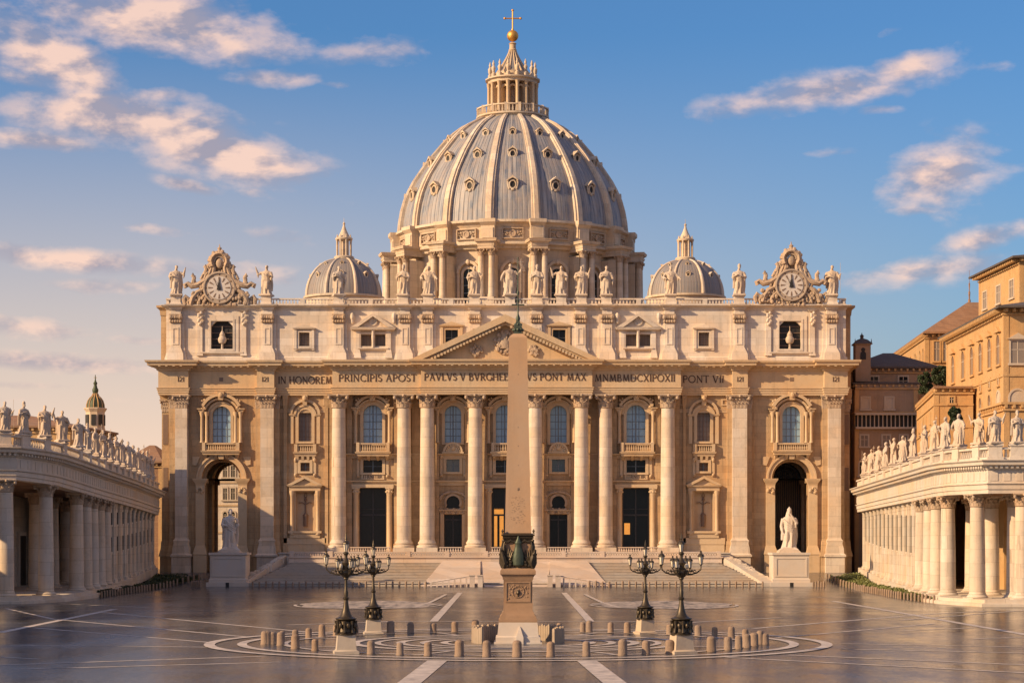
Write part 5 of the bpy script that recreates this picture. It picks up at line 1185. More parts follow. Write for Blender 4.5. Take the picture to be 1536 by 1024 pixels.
def colonnade(pts, side, label, colpx, pil, winrows, statpx, name, ordside, groupn, Lwall, far_wall=True):
    pa = Path(pts, side); root = thing(name, (pts[2][0], pts[2][1], 0), label, 'colonnade'); s_ = side
    P = lambda pr: [(o_*s_, z) for o_, z in pr]
    mb = MB(); sweep(mb, pa.top(), P([(-1.5, -4.0), (.0, -4.0), (.0, -3.55), (.12, -3.5), (.12, -3.0), (.3, -2.85), (.3, -2.75), (-1.5, -2.75)])); mb.build('architrave', 'coltrim', root)
    mb = MB(); sweep(mb, pa.top(), P([(-1.5, -2.74), (.05, -2.74), (.05, -1.2), (-1.5, -1.2)]))
    k = 0.6
    while k < pa.L[-1]:
        q, d, nn = pa.at(k); a = math.atan2(d.y, d.x); mb.T = Matrix.Translation((q[0]+nn.x*.05, q[1]+nn.y*.05, q[3])) @ Matrix.Rotation(a, 4, 'Z')
        mb.box(-.42, .42, -.06, .06, -2.5, -1.45); mb.T = None; k += 1.5
    mb.build('frieze', 'coltrim', root)
    mb = MB(); sweep(mb, pa.top(), P([(-1.5, -1.19), (.15, -1.19), (.3, -.95), (.35, -.8), (1.05, -.62), (1.1, -.3), (1.35, -.1), (1.35, 0), (-1.5, 0)]))
    k = 0.3
    while k < pa.L[-1]:
        q, d, nn = pa.at(k); a = math.atan2(d.y, d.x); mb.T = Matrix.Translation((q[0], q[1], q[3])) @ Matrix.Rotation(a, 4, 'Z')
        y0, y1 = sorted((-.2*s_, -.75*s_)); mb.box(-.16, .16, y0, y1, -1.0, -.70); mb.T = None; k += .62
    mb.build('cornice', 'coltrim', root)
    mb = MB(); sweep(mb, pa.top(), P([(-13.5, -1), (-1.4, -1), (-1.4, -.05), (-13.5, 1.5)])); sweep(mb, pa.top(), P([(-13, -3.6), (-1.4, -3.6), (-1.4, -3.3), (-13, -3.3)])); mb.build('roof', 'terracotta', root)
    mb = MB(); 
    hgt = pts[2][3]-pts[2][2]-3.5
    sweep(mb, pa.base(), P([(-13.6, 0), (-12.6, 0), (-12.6, hgt), (-13.6, hgt)])); mb.build('back_wall', 'colon', root)
    lq = pa.atpx(157 if s_ > 0 else 1383, -.95)+1.6 if far_wall else pa.L[-1]
    near = [q for q, L_ in zip(pa.p, pa.L) if L_ < lq]+[tuple(pa.at(lq)[0])]; farp = [tuple(pa.at(lq)[0])]+[q for q, L_ in zip(pa.p, pa.L) if L_ > lq]
    mb = MB(); sweep(mb, near, P([(-14, -.5), (1.3, -.5), (1.3, .35), (1.15, .4), (1.15, .45), (.75, .45), (.75, .85), (-14, .85)]))
    if len(farp) > 1: sweep(mb, farp, P([(-14, -.5), (-.15, -.5), (-.15, .83), (-14, .83)]))
    mb.build('plinth', 'colon', root)
    # columns
    H = pts[2][3]-pts[2][2]; zs = 1.35; zcap = H-4-1.55
    sm = shaft_mesh(.98, zcap-zs, .86); cm = capital_mesh(.84, 1.55)
    mb = MB(); mb.block(0, 0, [(1.3, .35), (1.3, .95)]); mb.lathe(0, 0, [(1.25, .95), (1.3, 1.05), (1.2, 1.2), (1.08, 1.28), (1.1, 1.4)], 24); o = mb.build('b', 'colon'); bm_ = o.data; bpy.data.objects.remove(o)
    def colat(l, off):
        q, d, nn = pa.at(l); hh = q[3]-q[2]-4-1.55
        loc = (q[0]+nn.x*off, q[1]+nn.y*off, q[2]+zs); a = math.atan2(nn.x, -nn.y)
        c = place('column', sm, root, loc, 0, (1, 1, (hh-zs)/(zcap-zs))); OFF[c.name] = Vector(loc)
        cc = place('capital', cm, root, (loc[0], loc[1], q[2]+hh), a); bb = place('base', bm_, root, (loc[0], loc[1], q[2]), a)
    ls = [pa.atpx(p, -.95) for p in colpx]
    for l in ls: colat(l, -.95)
    for l in ls[::2]: colat(l, -6.5)
    l0 = ls[0] - 6
    while l0 > 1: colat(l0, -.95); l0 -= 5.2
    # door in the back wall of the end portico
    for l in (pa.atpx(31 if s_ > 0 else 1489, -12.5),):
        q, d, nn = pa.at(l); a = math.atan2(d.y, d.x)*1; mb = MB(); mb.T = Matrix.Translation((q[0]-nn.x*12.5, q[1]-nn.y*12.5, q[2])) @ Matrix.Rotation(math.atan2(nn.x, -nn.y), 4, 'Z')
        mb.box(-2.3, 2.3, -.35, .2, .8, 8.6); dr = mb.build('doorway', 'coltrim', root)
        mb = MB(); mb.T = Matrix.Translation((q[0]-nn.x*12.5, q[1]-nn.y*12.5, q[2])) @ Matrix.Rotation(math.atan2(nn.x, -nn.y), 4, 'Z'); mb.box(-1.8, 1.8, -.42, -.34, .9, 8); mb.build('door_leaf', 'dark', dr)
    # wall of the long arm with pilasters and slit windows
    la = ls[-1]+1.2 if Lwall is None else pa.atpx(Lwall, -.95); sub = [pa.at(la)[0]]+[q for q, L_ in zip(pa.p, pa.L) if L_ > la]; sub = [(q[0], q[1], q[2]) for q in sub]
    mb = MB(); Hs = [pa.at(la)[0]]+[q for q, L_ in zip(pa.p, pa.L) if L_ > la]
    top = [(q[0], q[1], q[3]) for q in Hs]; n = len(top); vs = []
    for q in Hs:
        pass
    d = pa.at(la+1)[1]; 
    for (q0, q1) in zip(Hs, Hs[1:]):
        dd = Vector((q1[0]-q0[0], q1[1]-q0[1])).normalized(); nn = Vector((dd.y, -dd.x))*s_
        quad = []
        for q in (q0, q1):
            for off in (-.9, -1.6): quad += [(q[0]+nn.x*off, q[1]+nn.y*off, q[2]+.3), (q[0]+nn.x*off, q[1]+nn.y*off, q[3]-3.98)]
        mb.add(quad, [(0,4,5,1), (2,3,7,6), (1,5,7,3), (0,2,6,4), (0,1,3,2), (4,6,7,5)])
    mb.build('arm_wall', 'colon', root)
    l = la+.6; kx = 0
    while l < pa.L[-1]-.6:
        q, d, nn = pa.at(l); hh = q[3]-q[2]-4; a = math.atan2(nn.x, -nn.y); T = Matrix.Translation((q[0]-nn.x*.9, q[1]-nn.y*.9, q[2])) @ Matrix.Rotation(a, 4, 'Z')
        mb = MB(); mb.T = T
        for xx in ((-1.0, -.15), (.3, 1.15)):
            mb.mold(xx[0], xx[1], -.28, 0, [(.22, .8), (.22, 1.2), (.08, 1.3), (0, 1.6), (0, hh-1.0), (.06, hh-.95), (.04, hh-.6), (.2, hh-.15), (.22, hh)])
        mb.build('pilaster', 'colon', root)
        if l+4.6 < pa.L[-1]:
            q, d, nn = pa.at(l+3.8); a = math.atan2(nn.x, -nn.y); T = Matrix.Translation((q[0]-nn.x*.9, q[1]-nn.y*.9, q[2])) @ Matrix.Rotation(a, 4, 'Z')
            mb = MB(); mb.T = T; zz = winrows
            for z0, z1, w in zz: mb.box(-w-.15, w+.15, -.09, .02, z0-.25, z0)
            wn = mb.build('window', 'coltrim', root)
            mb = MB(); mb.T = T
            for z0, z1, w in zz: mb.box(-w, w, -.04, .02, z0, z1)
            mb.build('pane', 'glassdark', wn)
        l += 5.3; kx += 1
    # balustrade with piers under the statues
    mb = MB(); sweep(mb, pa.top(), P([(-.55, .0), (.25, .0), (.25, .3), (-.55, .3)])); sweep(mb, pa.top(), P([(-.5, 1.25), (.2, 1.25), (.2, 1.5), (-.5, 1.5)])); k = 0.2
    la2 = pa.atpx(150 if s_ > 0 else 1392, -.95)
    while k < la2:
        q, d, nn = pa.at(k); x, y, z = q[0]-nn.x*.15, q[1]-nn.y*.15, q[3]; mb.block(x, y, [(.08, z+.3), (.16, z+.5), (.07, z+1.0), (.12, z+1.25)]); k += .5
    far = [pa.at(la2)[0]]+[q for q, L_ in zip(pa.p, pa.L) if L_ > la2]
    sweep(mb, [(q[0], q[1], q[3]) for q in far], P([(-.4, .25), (.0, .25), (.0, 1.3), (-.4, 1.3)]))
    mb.build('balustrade', 'coltrim', root)
    for i, px in enumerate(statpx):
        l = pa.atpx(px, -.15); q, d, nn = pa.at(l); a = math.atan2(nn.x, -nn.y); x, y, z = q[0]-nn.x*.15, q[1]-nn.y*.15, q[3]
        mbp = MB(); mbp.T = Matrix.Translation((x, y, z)) @ Matrix.Rotation(a, 4, 'Z'); mbp.rects([(-.95, .95, -.65, .65, .02), (-.95, .95, -.65, .65, .35), (-.8, .8, -.5, .5, .4), (-.8, .8, -.5, .5, 1.55), (-.95, .95, -.65, .65, 1.65), (-.95, .95, -.65, .65, 1.8), (-.6, .6, -.5, .5, 1.95)]); mbp.build('pier', 'coltrim', root)
        h = 3.75; kf = (i*3+(1 if s_ > 0 else 4)) % 7
        rv = random.Random(i*7+s_)
        face = a*.55 if i < 5 and s_ > 0 else a*.8
        stat(kf, (x, y, z+1.95+.04*h), h*rv.uniform(.96, 1.04), face+rv.uniform(-.35, .35), 'stone saint %s, %s from the %s on the %s colonnade' % (FIGDESC[kf], ordn(i), ordside, 'left' if s_ > 0 else 'right'), groupn, 'colonnade_statue', 1.08)
    return pa
LP = [(-84, 250, 0, 19.5), (-76, 252.5, 0, 19.5), (-61.6, 256.5, 0, 19.4), (-59.6, 261, 0, 19.15), (-58.5, 266, 0, 18.9), (-58.0, 276, .1, 18.4), (-58.0, 288, .25, 17.9), (-58.9, 320, 1.0, 17.0), (-61.2, 358, 2.2, 16.1)]
colonnade(LP, 1, 'grey stone colonnade in shade along the left side of the square', [9, 69, 115, 128, 138, 148, 157], None, [(5.4, 7.6, .42), (9.4, 11.2, .42)],
          [7, 35, 67, 93, 117, 131, 143, 154, 164, 174, 183, 191.5, 199.5, 207, 214, 220.5, 227], 'colonnade', 'left edge', 'saint statues on the left colonnade', None)
def wing(pts, label, group):
    pa = Path(pts, 1); root = thing('colonnade_wing', (pts[0][0], pts[0][1], 0), label, 'colonnade', group); P = lambda pr: pr
    mb = MB(); sweep(mb, pa.top(), [(-9, -4), (0, -4), (0, -1.2), (1.2, -.3), (1.3, 0), (-9, 0)]); sweep(mb, pa.top(), [(-.55, 0), (.2, 0), (.2, 1.5), (-.55, 1.5)]); mb.build('entablature', 'coltrim', root)
    mb = MB(); sweep(mb, pa.base(), [(-9, 0), (-8, 0), (-8, 15.6), (-9, 15.6)]); sweep(mb, pa.base(), [(-9, 0), (1.3, 0), (1.3, .8), (-9, .8)]); mb.build('back_wall', 'colon', root)
    l = 1.2
    while l < pa.L[-1]-.6:
        q, d, nn = pa.at(l); mb = MB(); mb.lathe(q[0]-nn.x*.95, q[1]-nn.y*.95, [(1.2, .8), (1.2, 1.2), (1.0, 1.4), (.86, 13.8), (1.2, 15.6)], 16); mb.build('column', 'colon', root); l += 5
wing([(-75, 96, 0, 24), (-78, 130, 0, 24), (-79, 170, 0, 24)], 'continuing grey colonnade wing nearest the viewer, outside the left edge', 'colonnade wings outside the left edge')
wing([(-79, 189, 0, 24), (-79, 225, 0, 24), (-77, 247, 0, 24)], 'continuing grey colonnade wing next to the left colonnade, outside the left edge', 'colonnade wings outside the left edge')
RP = [(100, 243.5, 0, 17.5), (56.8, 246.5, 0, 17.5), (54.2, 256, 0, 17.5), (54.0, 264, .05, 17.45), (54.75, 276, .2, 17.35), (57.65, 323, .9, 16.95), (59.8, 358, 2.2, 16.6)]
colonnade(RP, -1, 'sunlit cream stone colonnade along the right side of the square', [1534, 1466, 1422, 1406, 1395, 1383], None, [(5.6, 10.9, .48)],
          [1525, 1492, 1468, 1438, 1418, 1402, 1387, 1370, 1354, 1341, 1329, 1318, 1307, 1297.5], 'colonnade', 'right edge', 'saint statues on the right colonnade', None)

# ================================================================== OBELISK
OX, OY = cxo, 162.5; SO = 161.0/F
oz = lambda py: HC+(805-py)*SO
OB = thing('obelisk', (OX, OY, 0), 'tall reddish granite obelisk with bronze ornaments standing in the middle of the square', 'obelisk')
hw = lambda w: w*SO/2
mb = MB(); B = lambda pr: mb.block(OX, OY, [(hw(w), oz(y)) for w, y in pr])
B([(67, 965.5), (67, 955), (63, 954), (62, 953.5), (58, 933)]); mb.block(OX, OY, [(hw(72), -.02), (hw(72), .12)])
mb.rects([(OX-.16, OX+.42, OY-hw(67)-.25, OY, 0), (OX-.16, OX+.42, OY-hw(67)-.25, OY, .5), (OX+.1, OX+.16, OY-hw(60)-.02, OY, 1.35)])
mb.build('base_steps', 'marble', OB)
mb = MB(); B = lambda pr: mb.block(OX, OY, [(hw(w), oz(y)) for w, y in pr])
B([(58, 933), (58, 929), (55, 927), (55, 925), (49, 921), (47, 918), (44, 916), (43.4, 870), (46, 868), (46, 866), (49, 863), (53.5, 861), (53.5, 856), (50, 853), (45, 851), (42, 849.5), (41, 806)])
mb.wall(OX-hw(38), OX+hw(38), oz(903), oz(872), OY-hw(43.6)-.06, OY-hw(43.6)+.1, [(OX-hw(34), OX+hw(34), oz(901), oz(874))])
rr = random.Random(8)
for q in range(22): a = 6.28*q/22; mb.sph((OX+.45*math.cos(a), OY-hw(43.6), oz(887)+.45*math.sin(a)), .07, 6, 5)
for q in range(40): mb.sph((OX+rr.uniform(-.8, .8), OY-hw(43.4), oz(rr.uniform(877, 898))), rr.uniform(.03, .09), 6, 5)
mb.build('pedestal', 'ob_ped', OB)
mb = MB(); mb.lathe(OX, OY-hw(44)-.02, [(.02, oz(896)), (.07, oz(891)), (.16, oz(889)), (.13, oz(887)), (.03, oz(884))], 8); 
mb.build('bronze_boss', 'bronze', OB)
mb = MB(); mb.block(OX, OY, [(hw(39.5), oz(802)), (hw(27), oz(505)), (hw(26), oz(503)), (hw(9), oz(496))])
mb.build('shaft', 'granite', OB, smooth=False)
mb = MB(); rr = random.Random(21)   # worn pits, dowel holes and faint cut signs on the shaft
for py, r in ((733, .11), (697, .04), (668, .05), (640, .04), (560, .05), (755, .04), (775, .03)): w = 27+(py-505)/297*12.5; mb.sph((OX+.02, OY-hw(w)-.0, oz(py)), r, 8, 6, 1, .25, 1.3)
for q in range(70): py = rr.uniform(745, 785); w = 27+(py-505)/297*12.5; x = OX+rr.uniform(-.55, .55); mb.box(x-.05, x+.05, OY-hw(w)-.008, OY-hw(w)+.05, oz(py), oz(py)+.03)
mb.build('carved_marks', 'bollard', OB)
mb = MB(); B = lambda pr: mb.block(OX, OY, [(hw(w), oz(y)) for w, y in pr])
B([(41.5, 812), (44, 808), (46, 804), (50, 803), (50.5, 801), (43, 800), (40, 799)])
for sx in (-1, 1):
    for sy in (-1, 1):
        mb.lathe(OX+sx*hw(47), OY+sy*hw(47), [(.08, oz(800)), (.05, oz(798)), (.09, oz(796)), (.02, oz(793))], 8)
for side in range(4):
    mb.T = Matrix.Translation((OX, OY, 0)) @ Matrix.Rotation(PI/2*side, 4, 'Z')
    for q in range(24):
        t = -1+2*q/23; mb.sph((t*hw(45), -hw(44), oz(810)-.12*abs(math.sin(t*6.5))), .11, 6, 5); mb.sph((t*hw(44), -hw(44)-.03, oz(806)), .07, 6, 5)
    for sg in (-1, 1):      # spread eagles at the corners
        mb.tube([(sg*hw(46), -hw(40), oz(812)), (sg*hw(47), -hw(42), oz(820)), (sg*hw(46), -hw(42), oz(832))], [.05, .12, .08], 7)
        for q in range(9):
            a = R(200+17*q) if sg > 0 else R(340-17*q); cx_ = sg*hw(36)
            mb.tube([(cx_, -hw(44), oz(834)), (cx_+.38*math.cos(a)*1.0, -hw(46), oz(834)-.45*math.sin(a)*-1*1), (cx_+.62*math.cos(a), -hw(45), oz(836)+.75*abs(math.sin(a)))], [.10, .09, .03], 6)
        mb.tube([(sg*hw(44), -hw(44), oz(851)), (sg*hw(40), -hw(47), oz(844)), (sg*hw(44), -hw(48), oz(836)), (sg*hw(50), -hw(50), oz(827)), (sg*hw(53), -hw(51), oz(824))], [.18, .26, .22, .13, .07], 8)
        for q in range(14): mb.sph((sg*hw(20+q*1.8), -hw(45)-.1*math.sin(q), oz(846)+.18*math.sin(q*1.7)), .15, 6, 5)
    mb.T = None
mb.build('bronze_eagles', 'bronze', OB)
mb = MB(); mb.lathe(OX+.03, OY-hw(43)-.12, [(.06, oz(851)), (.42, oz(847)), (.47, oz(840)), (.42, oz(832)), (.30, oz(822)), (.24, oz(816)), (.30, oz(814)), (.20, oz(811)), (.08, oz(806)), (.03, oz(801))], 20, 0, .6, lambda a, z: 1+.05*math.sin(9*a))
mb.build('bronze_shield', 'green', OB)
mb = MB(); mb.block(OX, OY, [(hw(15), oz(503)), (hw(15), oz(499)), (hw(11), oz(495)), (hw(13), oz(490)), (hw(10), oz(484)), (hw(6), oz(480)), (hw(3), oz(476))])
for q in range(8): a = PI/4*q; mb.sph((OX+hw(13)*math.cos(a), OY+hw(13)*math.sin(a), oz(492)), .13, 7, 5); mb.sph((OX+hw(9)*math.cos(a), OY+hw(9)*math.sin(a), oz(484)), .11, 7, 5)
mb.lathe(OX, OY, [(.14, oz(479)), (.18, oz(474)), (.06, oz(468)), (.05, oz(440)), (.12, oz(436)), (.04, oz(432)), (.04, oz(384))], 10)
mb.box(OX-.42, OX+.42, OY-.04, OY+.04, oz(455), oz(453)); 
for p in ((-.44, 454), (.44, 454), (0, 383)): mb.sph((OX+p[0], OY, oz(p[1])), .07, 7, 5)
for q in range(6): a = R(60*q+30); mb.tube([(OX, OY, oz(448)), (OX+.3*math.cos(a), OY, oz(448)+.3*math.sin(a))], [.04, .015], 5)
mb.build('cross', 'green', OB)
mb = MB()                        # ring of low slabs around the pedestal
for q in range(72):
    a = R(-90+52+(360-104)*q/71); r = 3.55; x, y = OX+r*math.cos(a), OY+.6+r*math.sin(a); mb.T = Matrix.Translation((x, y, 0)) @ Matrix.Rotation(a, 4, 'Z')
    if abs(math.cos(a)) < .35: h = 1.25 if q % 3 == 0 else .95; mb.rects([(-.1, .1, -.12, .12, 0), (-.1, .1, -.12, .12, h-.1), (-.06, .06, -.08, .08, h)])
    else: mb.rects([(-.12, .12, -.095, .095, 0), (-.11, .11, -.09, .09, 1.1+.06*(q % 3)), (-.07, .07, -.05, .05, 1.2+.06*(q % 3))])
    mb.T = None
tag(mb.build('low_fence', 'fence_stone'), 'low ring fence of upright stone slabs around the foot of the obelisk', 'fence')

# ================================================================== BOLLARDS
def bollard_mesh():
    mb = MB(); mb.lathe(0, 0, [(.31, 0), (.31, .06), (.285, .08), (.275, .80), (.255, .89), (.19, .97), (.08, 1.01)], 8, PI/8); mb.lathe(0, 0, [(.29, .045), (.29, .12), (.27, .14)], 12)
    o = mb.build('b', 'bollard', sharp=50); me = o.data; bpy.data.objects.remove(o); return me
BM = bollard_mesh(); RB = 18.6
def ringpos(px, front):
    k = (px-768)/F; # x=k*y ; (x-cx)^2+(y-cy)^2=R^2
    A = 1+k*k; Bq = -2*(k*cxo+cyo); Cq = cxo**2+cyo**2-RB**2; D_ = Bq*Bq-4*A*Cq
    if D_ < 0: D_ = 0
    y = (-Bq+(-1 if front else 1)*math.sqrt(D_))/(2*A); return (k*y, y)
fr = [397, 401, 409, 421, 443, 472.5, 556.5, 600, 642, 689, 730, 775.6, 826, 879.5, 934, 969, 1004.5, 1067, 1092, 1108, 1120, 1131, 1140, 1148]
bk = [404, 412, 423, 443, 463, 483, 504.5, 533, 586, 616, 650, 682, 713, 839, 874, 884, 916, 941, 1004, 1047, 1072, 1097, 1118, 1136]
bl = [(p, True) for p in fr]+[(p, False) for p in bk]; rr = random.Random(2)
for j, (p, f_) in enumerate(bl):
    x, y = ringpos(p, f_); i = j if f_ else j-len(fr)
    s_ = rr.uniform(.88, 1.12); o = place('bollard', BM, None, (x, y, 0), rr.random()*.8, (s_*rr.uniform(.95, 1.15), s_, s_*rr.uniform(.92, 1.05)))
    tag(o, 'stubby stone bollard, %s from the left in the %s arc around the obelisk' % (ordn(i), 'front' if f_ else 'back'), 'bollard', 'bollards ringing the obelisk')
def post_mesh(h, r):
    mb = MB(); mb.lathe(0, 0, [(r*1.1, -.6), (r*1.05, h*.1), (r*.95, h*.85), (r*.7, h*.96), (r*.2, h)], 7); o = mb.build('b', 'bollard', sharp=50); me = o.data; bpy.data.objects.remove(o); return me
PMs = post_mesh(.95, .17)
def postrow(pts, where, group, s0=1.0):
    for i, (x, y) in enumerate(pts):
        s_ = s0*rr.uniform(.88, 1.1); o = place('small_post', PMs, None, (x, y, gz(y)), rr.random(), (s_, s_, s_)); tag(o, 'short stone post, %s %s' % (ordn(i), where), 'post', group)
postrow([(Xp(379+10.0*i, 331.4), 331.4) for i in range(27)], 'from the left in the row before the left steps', 'posts at the foot of the left steps')
postrow([(Xp(884+10.0*i, 331.4), 331.4) for i in range(27)], 'from the left in the row before the right steps', 'posts at the foot of the right steps')
postrow([(Xp(288+3.5*i, 332), 332-.2*i) for i in range(5)], 'from the left in the cluster beside the left giant pedestal', 'posts beside the left giant pedestal')
postrow([(Xp(1220+3.7*i, 332), 332-.2*i) for i in range(5)], 'from the left in the cluster beside the right giant pedestal', 'posts beside the right giant pedestal')
def along(pts, n):
    L_ = [0]
    for a, b in zip(pts, pts[1:]): L_.append(L_[-1]+math.dist(a, b))
    out = []
    for i in range(n):
        l = L_[-1]*i/(n-1)
        for k in range(len(pts)-1):
            if l <= L_[k+1]+1e-6: t = (l-L_[k])/(L_[k+1]-L_[k]); out.append(tuple(pts[k][q]+(pts[k+1][q]-pts[k][q])*t for q in (0, 1))); break
    return out
rowR = [(52.9, 259), (52.3, 278), (53.2, 305), (53.8, 325), (52.6, 345)]
rowL = [(-56.4, 284), (-56.6, 300), (-56.2, 320), (-54.6, 336), (-51.5, 346)]
postrow(along(rowR, 42), 'from the near end along the right lawn', 'posts along the right lawn', 1.05)
postrow(along(rowL, 32), 'from the near end along the left hedge', 'posts along the left hedge', 1.0)
def verge(row, wall, nm, s_):
    mb = MB(); n = 24; A = along(row, n); Bp = along(wall, n); vs = []
    for a, b in zip(A, Bp): vs += [(a[0]+s_*.4, a[1], gz(a[1])+.05), (b[0], b[1], gz(b[1])+.62)]
    mb.add(vs, [(2*i, 2*i+1, 2*i+3, 2*i+2) for i in range(n-1)]); tag(mb.build('lawn_strip', 'grass', smooth=False), kind='structure')
    mb = MB(); r = random.Random(4)
    for q in range(15000):
        t = r.random(); k = min(n-2, int(t*(n-1))); f_ = t*(n-1)-k; w = r.random()**1.6; a = Vector(A[k]).lerp(Vector(A[k+1]), f_); b = Vector(Bp[k]).lerp(Vector(Bp[k+1]), f_); p = a.lerp(b, .08+w*.85)
        z = gz(p.y)+w*.5+r.random()*(.75 if mnoise.noise(Vector((p.x*.4, p.y*.25, 0))) > -.1 else .3)*(1-w*.3); e = .14; u = Vector((r.uniform(-1, 1), r.uniform(-1, 1), r.uniform(-1, 1))).normalized()*e; v = Vector((r.uniform(-1, 1), r.uniform(-1, 1), r.uniform(-1, 1))).normalized()*e
        c = Vector((p.x, p.y, z)); mb.add([tuple(c-u), tuple(c+v), tuple(c+u), tuple(c-v)], [(0, 1, 2, 3)])
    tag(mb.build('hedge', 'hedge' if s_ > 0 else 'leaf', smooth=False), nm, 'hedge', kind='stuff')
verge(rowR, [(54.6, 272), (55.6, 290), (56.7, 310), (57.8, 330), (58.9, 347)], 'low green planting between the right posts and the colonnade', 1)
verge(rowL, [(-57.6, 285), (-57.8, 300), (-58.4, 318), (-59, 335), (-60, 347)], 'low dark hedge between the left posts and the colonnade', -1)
mb = MB(); x, y = G(276, 881); mb.rects([(x-2, x+2, y-1.5, y+1.2, 0), (x-2, x+2, y-1.5, y+1.2, .25), (x-1.6, x+1.6, y-1.1, y+.8, .32)]); tag(mb.build('stone_block', 'slate'), 'flat dark stone block on the paving left of the left giant statue', 'stone block')

# ================================================================== LAMPS
def lamp():
    L_ = thing('street_lamp', (0, 0, 0), 'x', 'street lamp')
    mb = MB(); mb.T = Matrix.Rotation(R(12), 4, 'Z'); mb.block(0, 0, [(.88, 0), (.88, .18), (.80, .22), (.70, .30), (.62, 1.32), (.66, 1.36)]); mb.build('pedestal', 'lamp_stone', L_)
    mb = MB(); mb.lathe(0, 0, [(.78, 1.33), (.80, 1.42), (.72, 1.5), (.64, 1.56), (.55, 2.0), (.52, 2.3), (.66, 2.38), (.76, 2.46), (.76, 2.52), (.50, 2.6), (.36, 2.8), (.26, 3.1), (.20, 3.4), (.15, 3.8), (.21, 3.86), (.23, 3.98), (.15, 4.04), (.16, 4.4), (.12, 4.5), (.10, 5.25), (.18, 5.3), (.18, 5.4), (.12, 5.5), (.11, 7.0), (.2, 7.1), (.2, 7.2), (.1, 7.25)], 16)
    for q in range(8):
        a = PI/4*q; mb.tube([(.80*math.cos(a), .80*math.sin(a), 1.5), (.70*math.cos(a), .70*math.sin(a), 1.9), (.72*math.cos(a), .72*math.sin(a), 2.35)], [.10, .07, .11], 7); mb.sph((.72*math.cos(a+.39), .72*math.sin(a+.39), 2.0), .13, 7, 5, 1, 1, 1.6)
    mb.lathe(0, 0, [(.12, 5.35), (.3, 5.5), (.52, 5.75), (.5, 5.9), (.3, 6.0), (.26, 6.3), (.34, 6.45), (.2, 6.65), (.11, 6.8)], 12, 0, 1, lambda a, z: 1+.12*math.sin(6*a))
    mb.build('post', 'bronze', L_)
    spots = []
    for q in range(6):
        a = PI/3*q; c, s_ = math.cos(a), math.sin(a); mb = MB(); far = q % 3 == 0
        r1 = 1.42 if far else .95; zt = 6.32 if far else 6.1
        mb.tube([(c*r, s_*r, z) for r, z in ((.2, 5.75), (.45*r1/1.4, 5.62), (.8*r1/1.4, 5.66), (1.15*r1/1.4, 5.78), (r1*.98, 5.98), (r1, 6.15), (r1, zt))], [.08, .07, .06, .055, .05, .045, .05], 7)
        for r, z in ((.35, 5.75), (.6, 5.78), (.85*r1/1.4+.1, 5.85)):
            mb.tube([(c*r+.10*math.cos(t), s_*r, z+.10*math.sin(t)) if abs(c) > .3 else (c*r, s_*r+.1*math.cos(t), z+.1*math.sin(t)) for t in [k*.8 for k in range(8)]], .035, 5)
        mb.sph((c*.75*r1/1.4, s_*.75*r1/1.4, 5.9), .09, 6, 5); mb.lathe(c*r1, s_*r1, [(.05, zt-.05), (.12, zt), (.13, zt+.04)], 8)
        mb.build('arm', 'bronze', L_)
        spots.append((c*r1, s_*r1, zt+.03, 1 if far else .85))
    spots.append((0, 0, 7.22, 1.05))
    for (x, y, z, s_) in spots:
        mb = MB(); mb.lathe(x, y, [(.10*s_, z), (.20*s_, z+.55*s_), (.02, z+.56*s_)], 6, .2, 1.0); ln = mb.build('lantern', 'glasscream', L_, smooth=False)
        mb = MB(); mb.lathe(x, y, [(.25*s_, z+.55*s_), (.25*s_, z+.60*s_), (.17*s_, z+.72*s_), (.08*s_, z+.78*s_), (.06*s_, z+.86*s_), (.09*s_, z+.9*s_), (.015, z+(1.0 if z < 7 else 1.35)*s_)], 8)
        for k in range(6): a = .2+PI/3*k; mb.tube([(x+.10*s_*math.cos(a), y+.10*s_*math.sin(a), z), (x+.205*s_*math.cos(a), y+.205*s_*math.sin(a), z+.56*s_)], .014, 4)
        mb.build('lantern_cap', 'bronze', ln)
    for q in range(4):
        a = PI/4+PI/2*q; x, y = .48*math.cos(a), .48*math.sin(a); mb = MB(); mb.sph((x, y, 6.22), .17, 10, 8, 1, 1, 1.15); mb.build('globe', 'glasscream', L_)
    return L_
LM = lamp(); lamps = [(519, 147.5, 1.0, 'tall bronze lamp on a white pedestal, front left of the obelisk'), (1022, 147.5, 1.0, 'tall bronze lamp on a white pedestal, front right of the obelisk'),
                       (560, 177, .93, 'bronze lamp standing behind the back arc of bollards, left of the obelisk'), (968, 177, .93, 'bronze lamp standing behind the back arc of bollards, right of the obelisk')]
for i, (px, D, s_, lb) in enumerate(lamps):
    o = LM if i == 0 else copy_tree(LM); o.location = (Xp(px, D), D, 0); o.scale = (s_,)*3; o.rotation_euler = (0, 0, .1 if i % 2 else -.06); tag(o, lb, 'street lamp', 'bronze lamps around the obelisk')

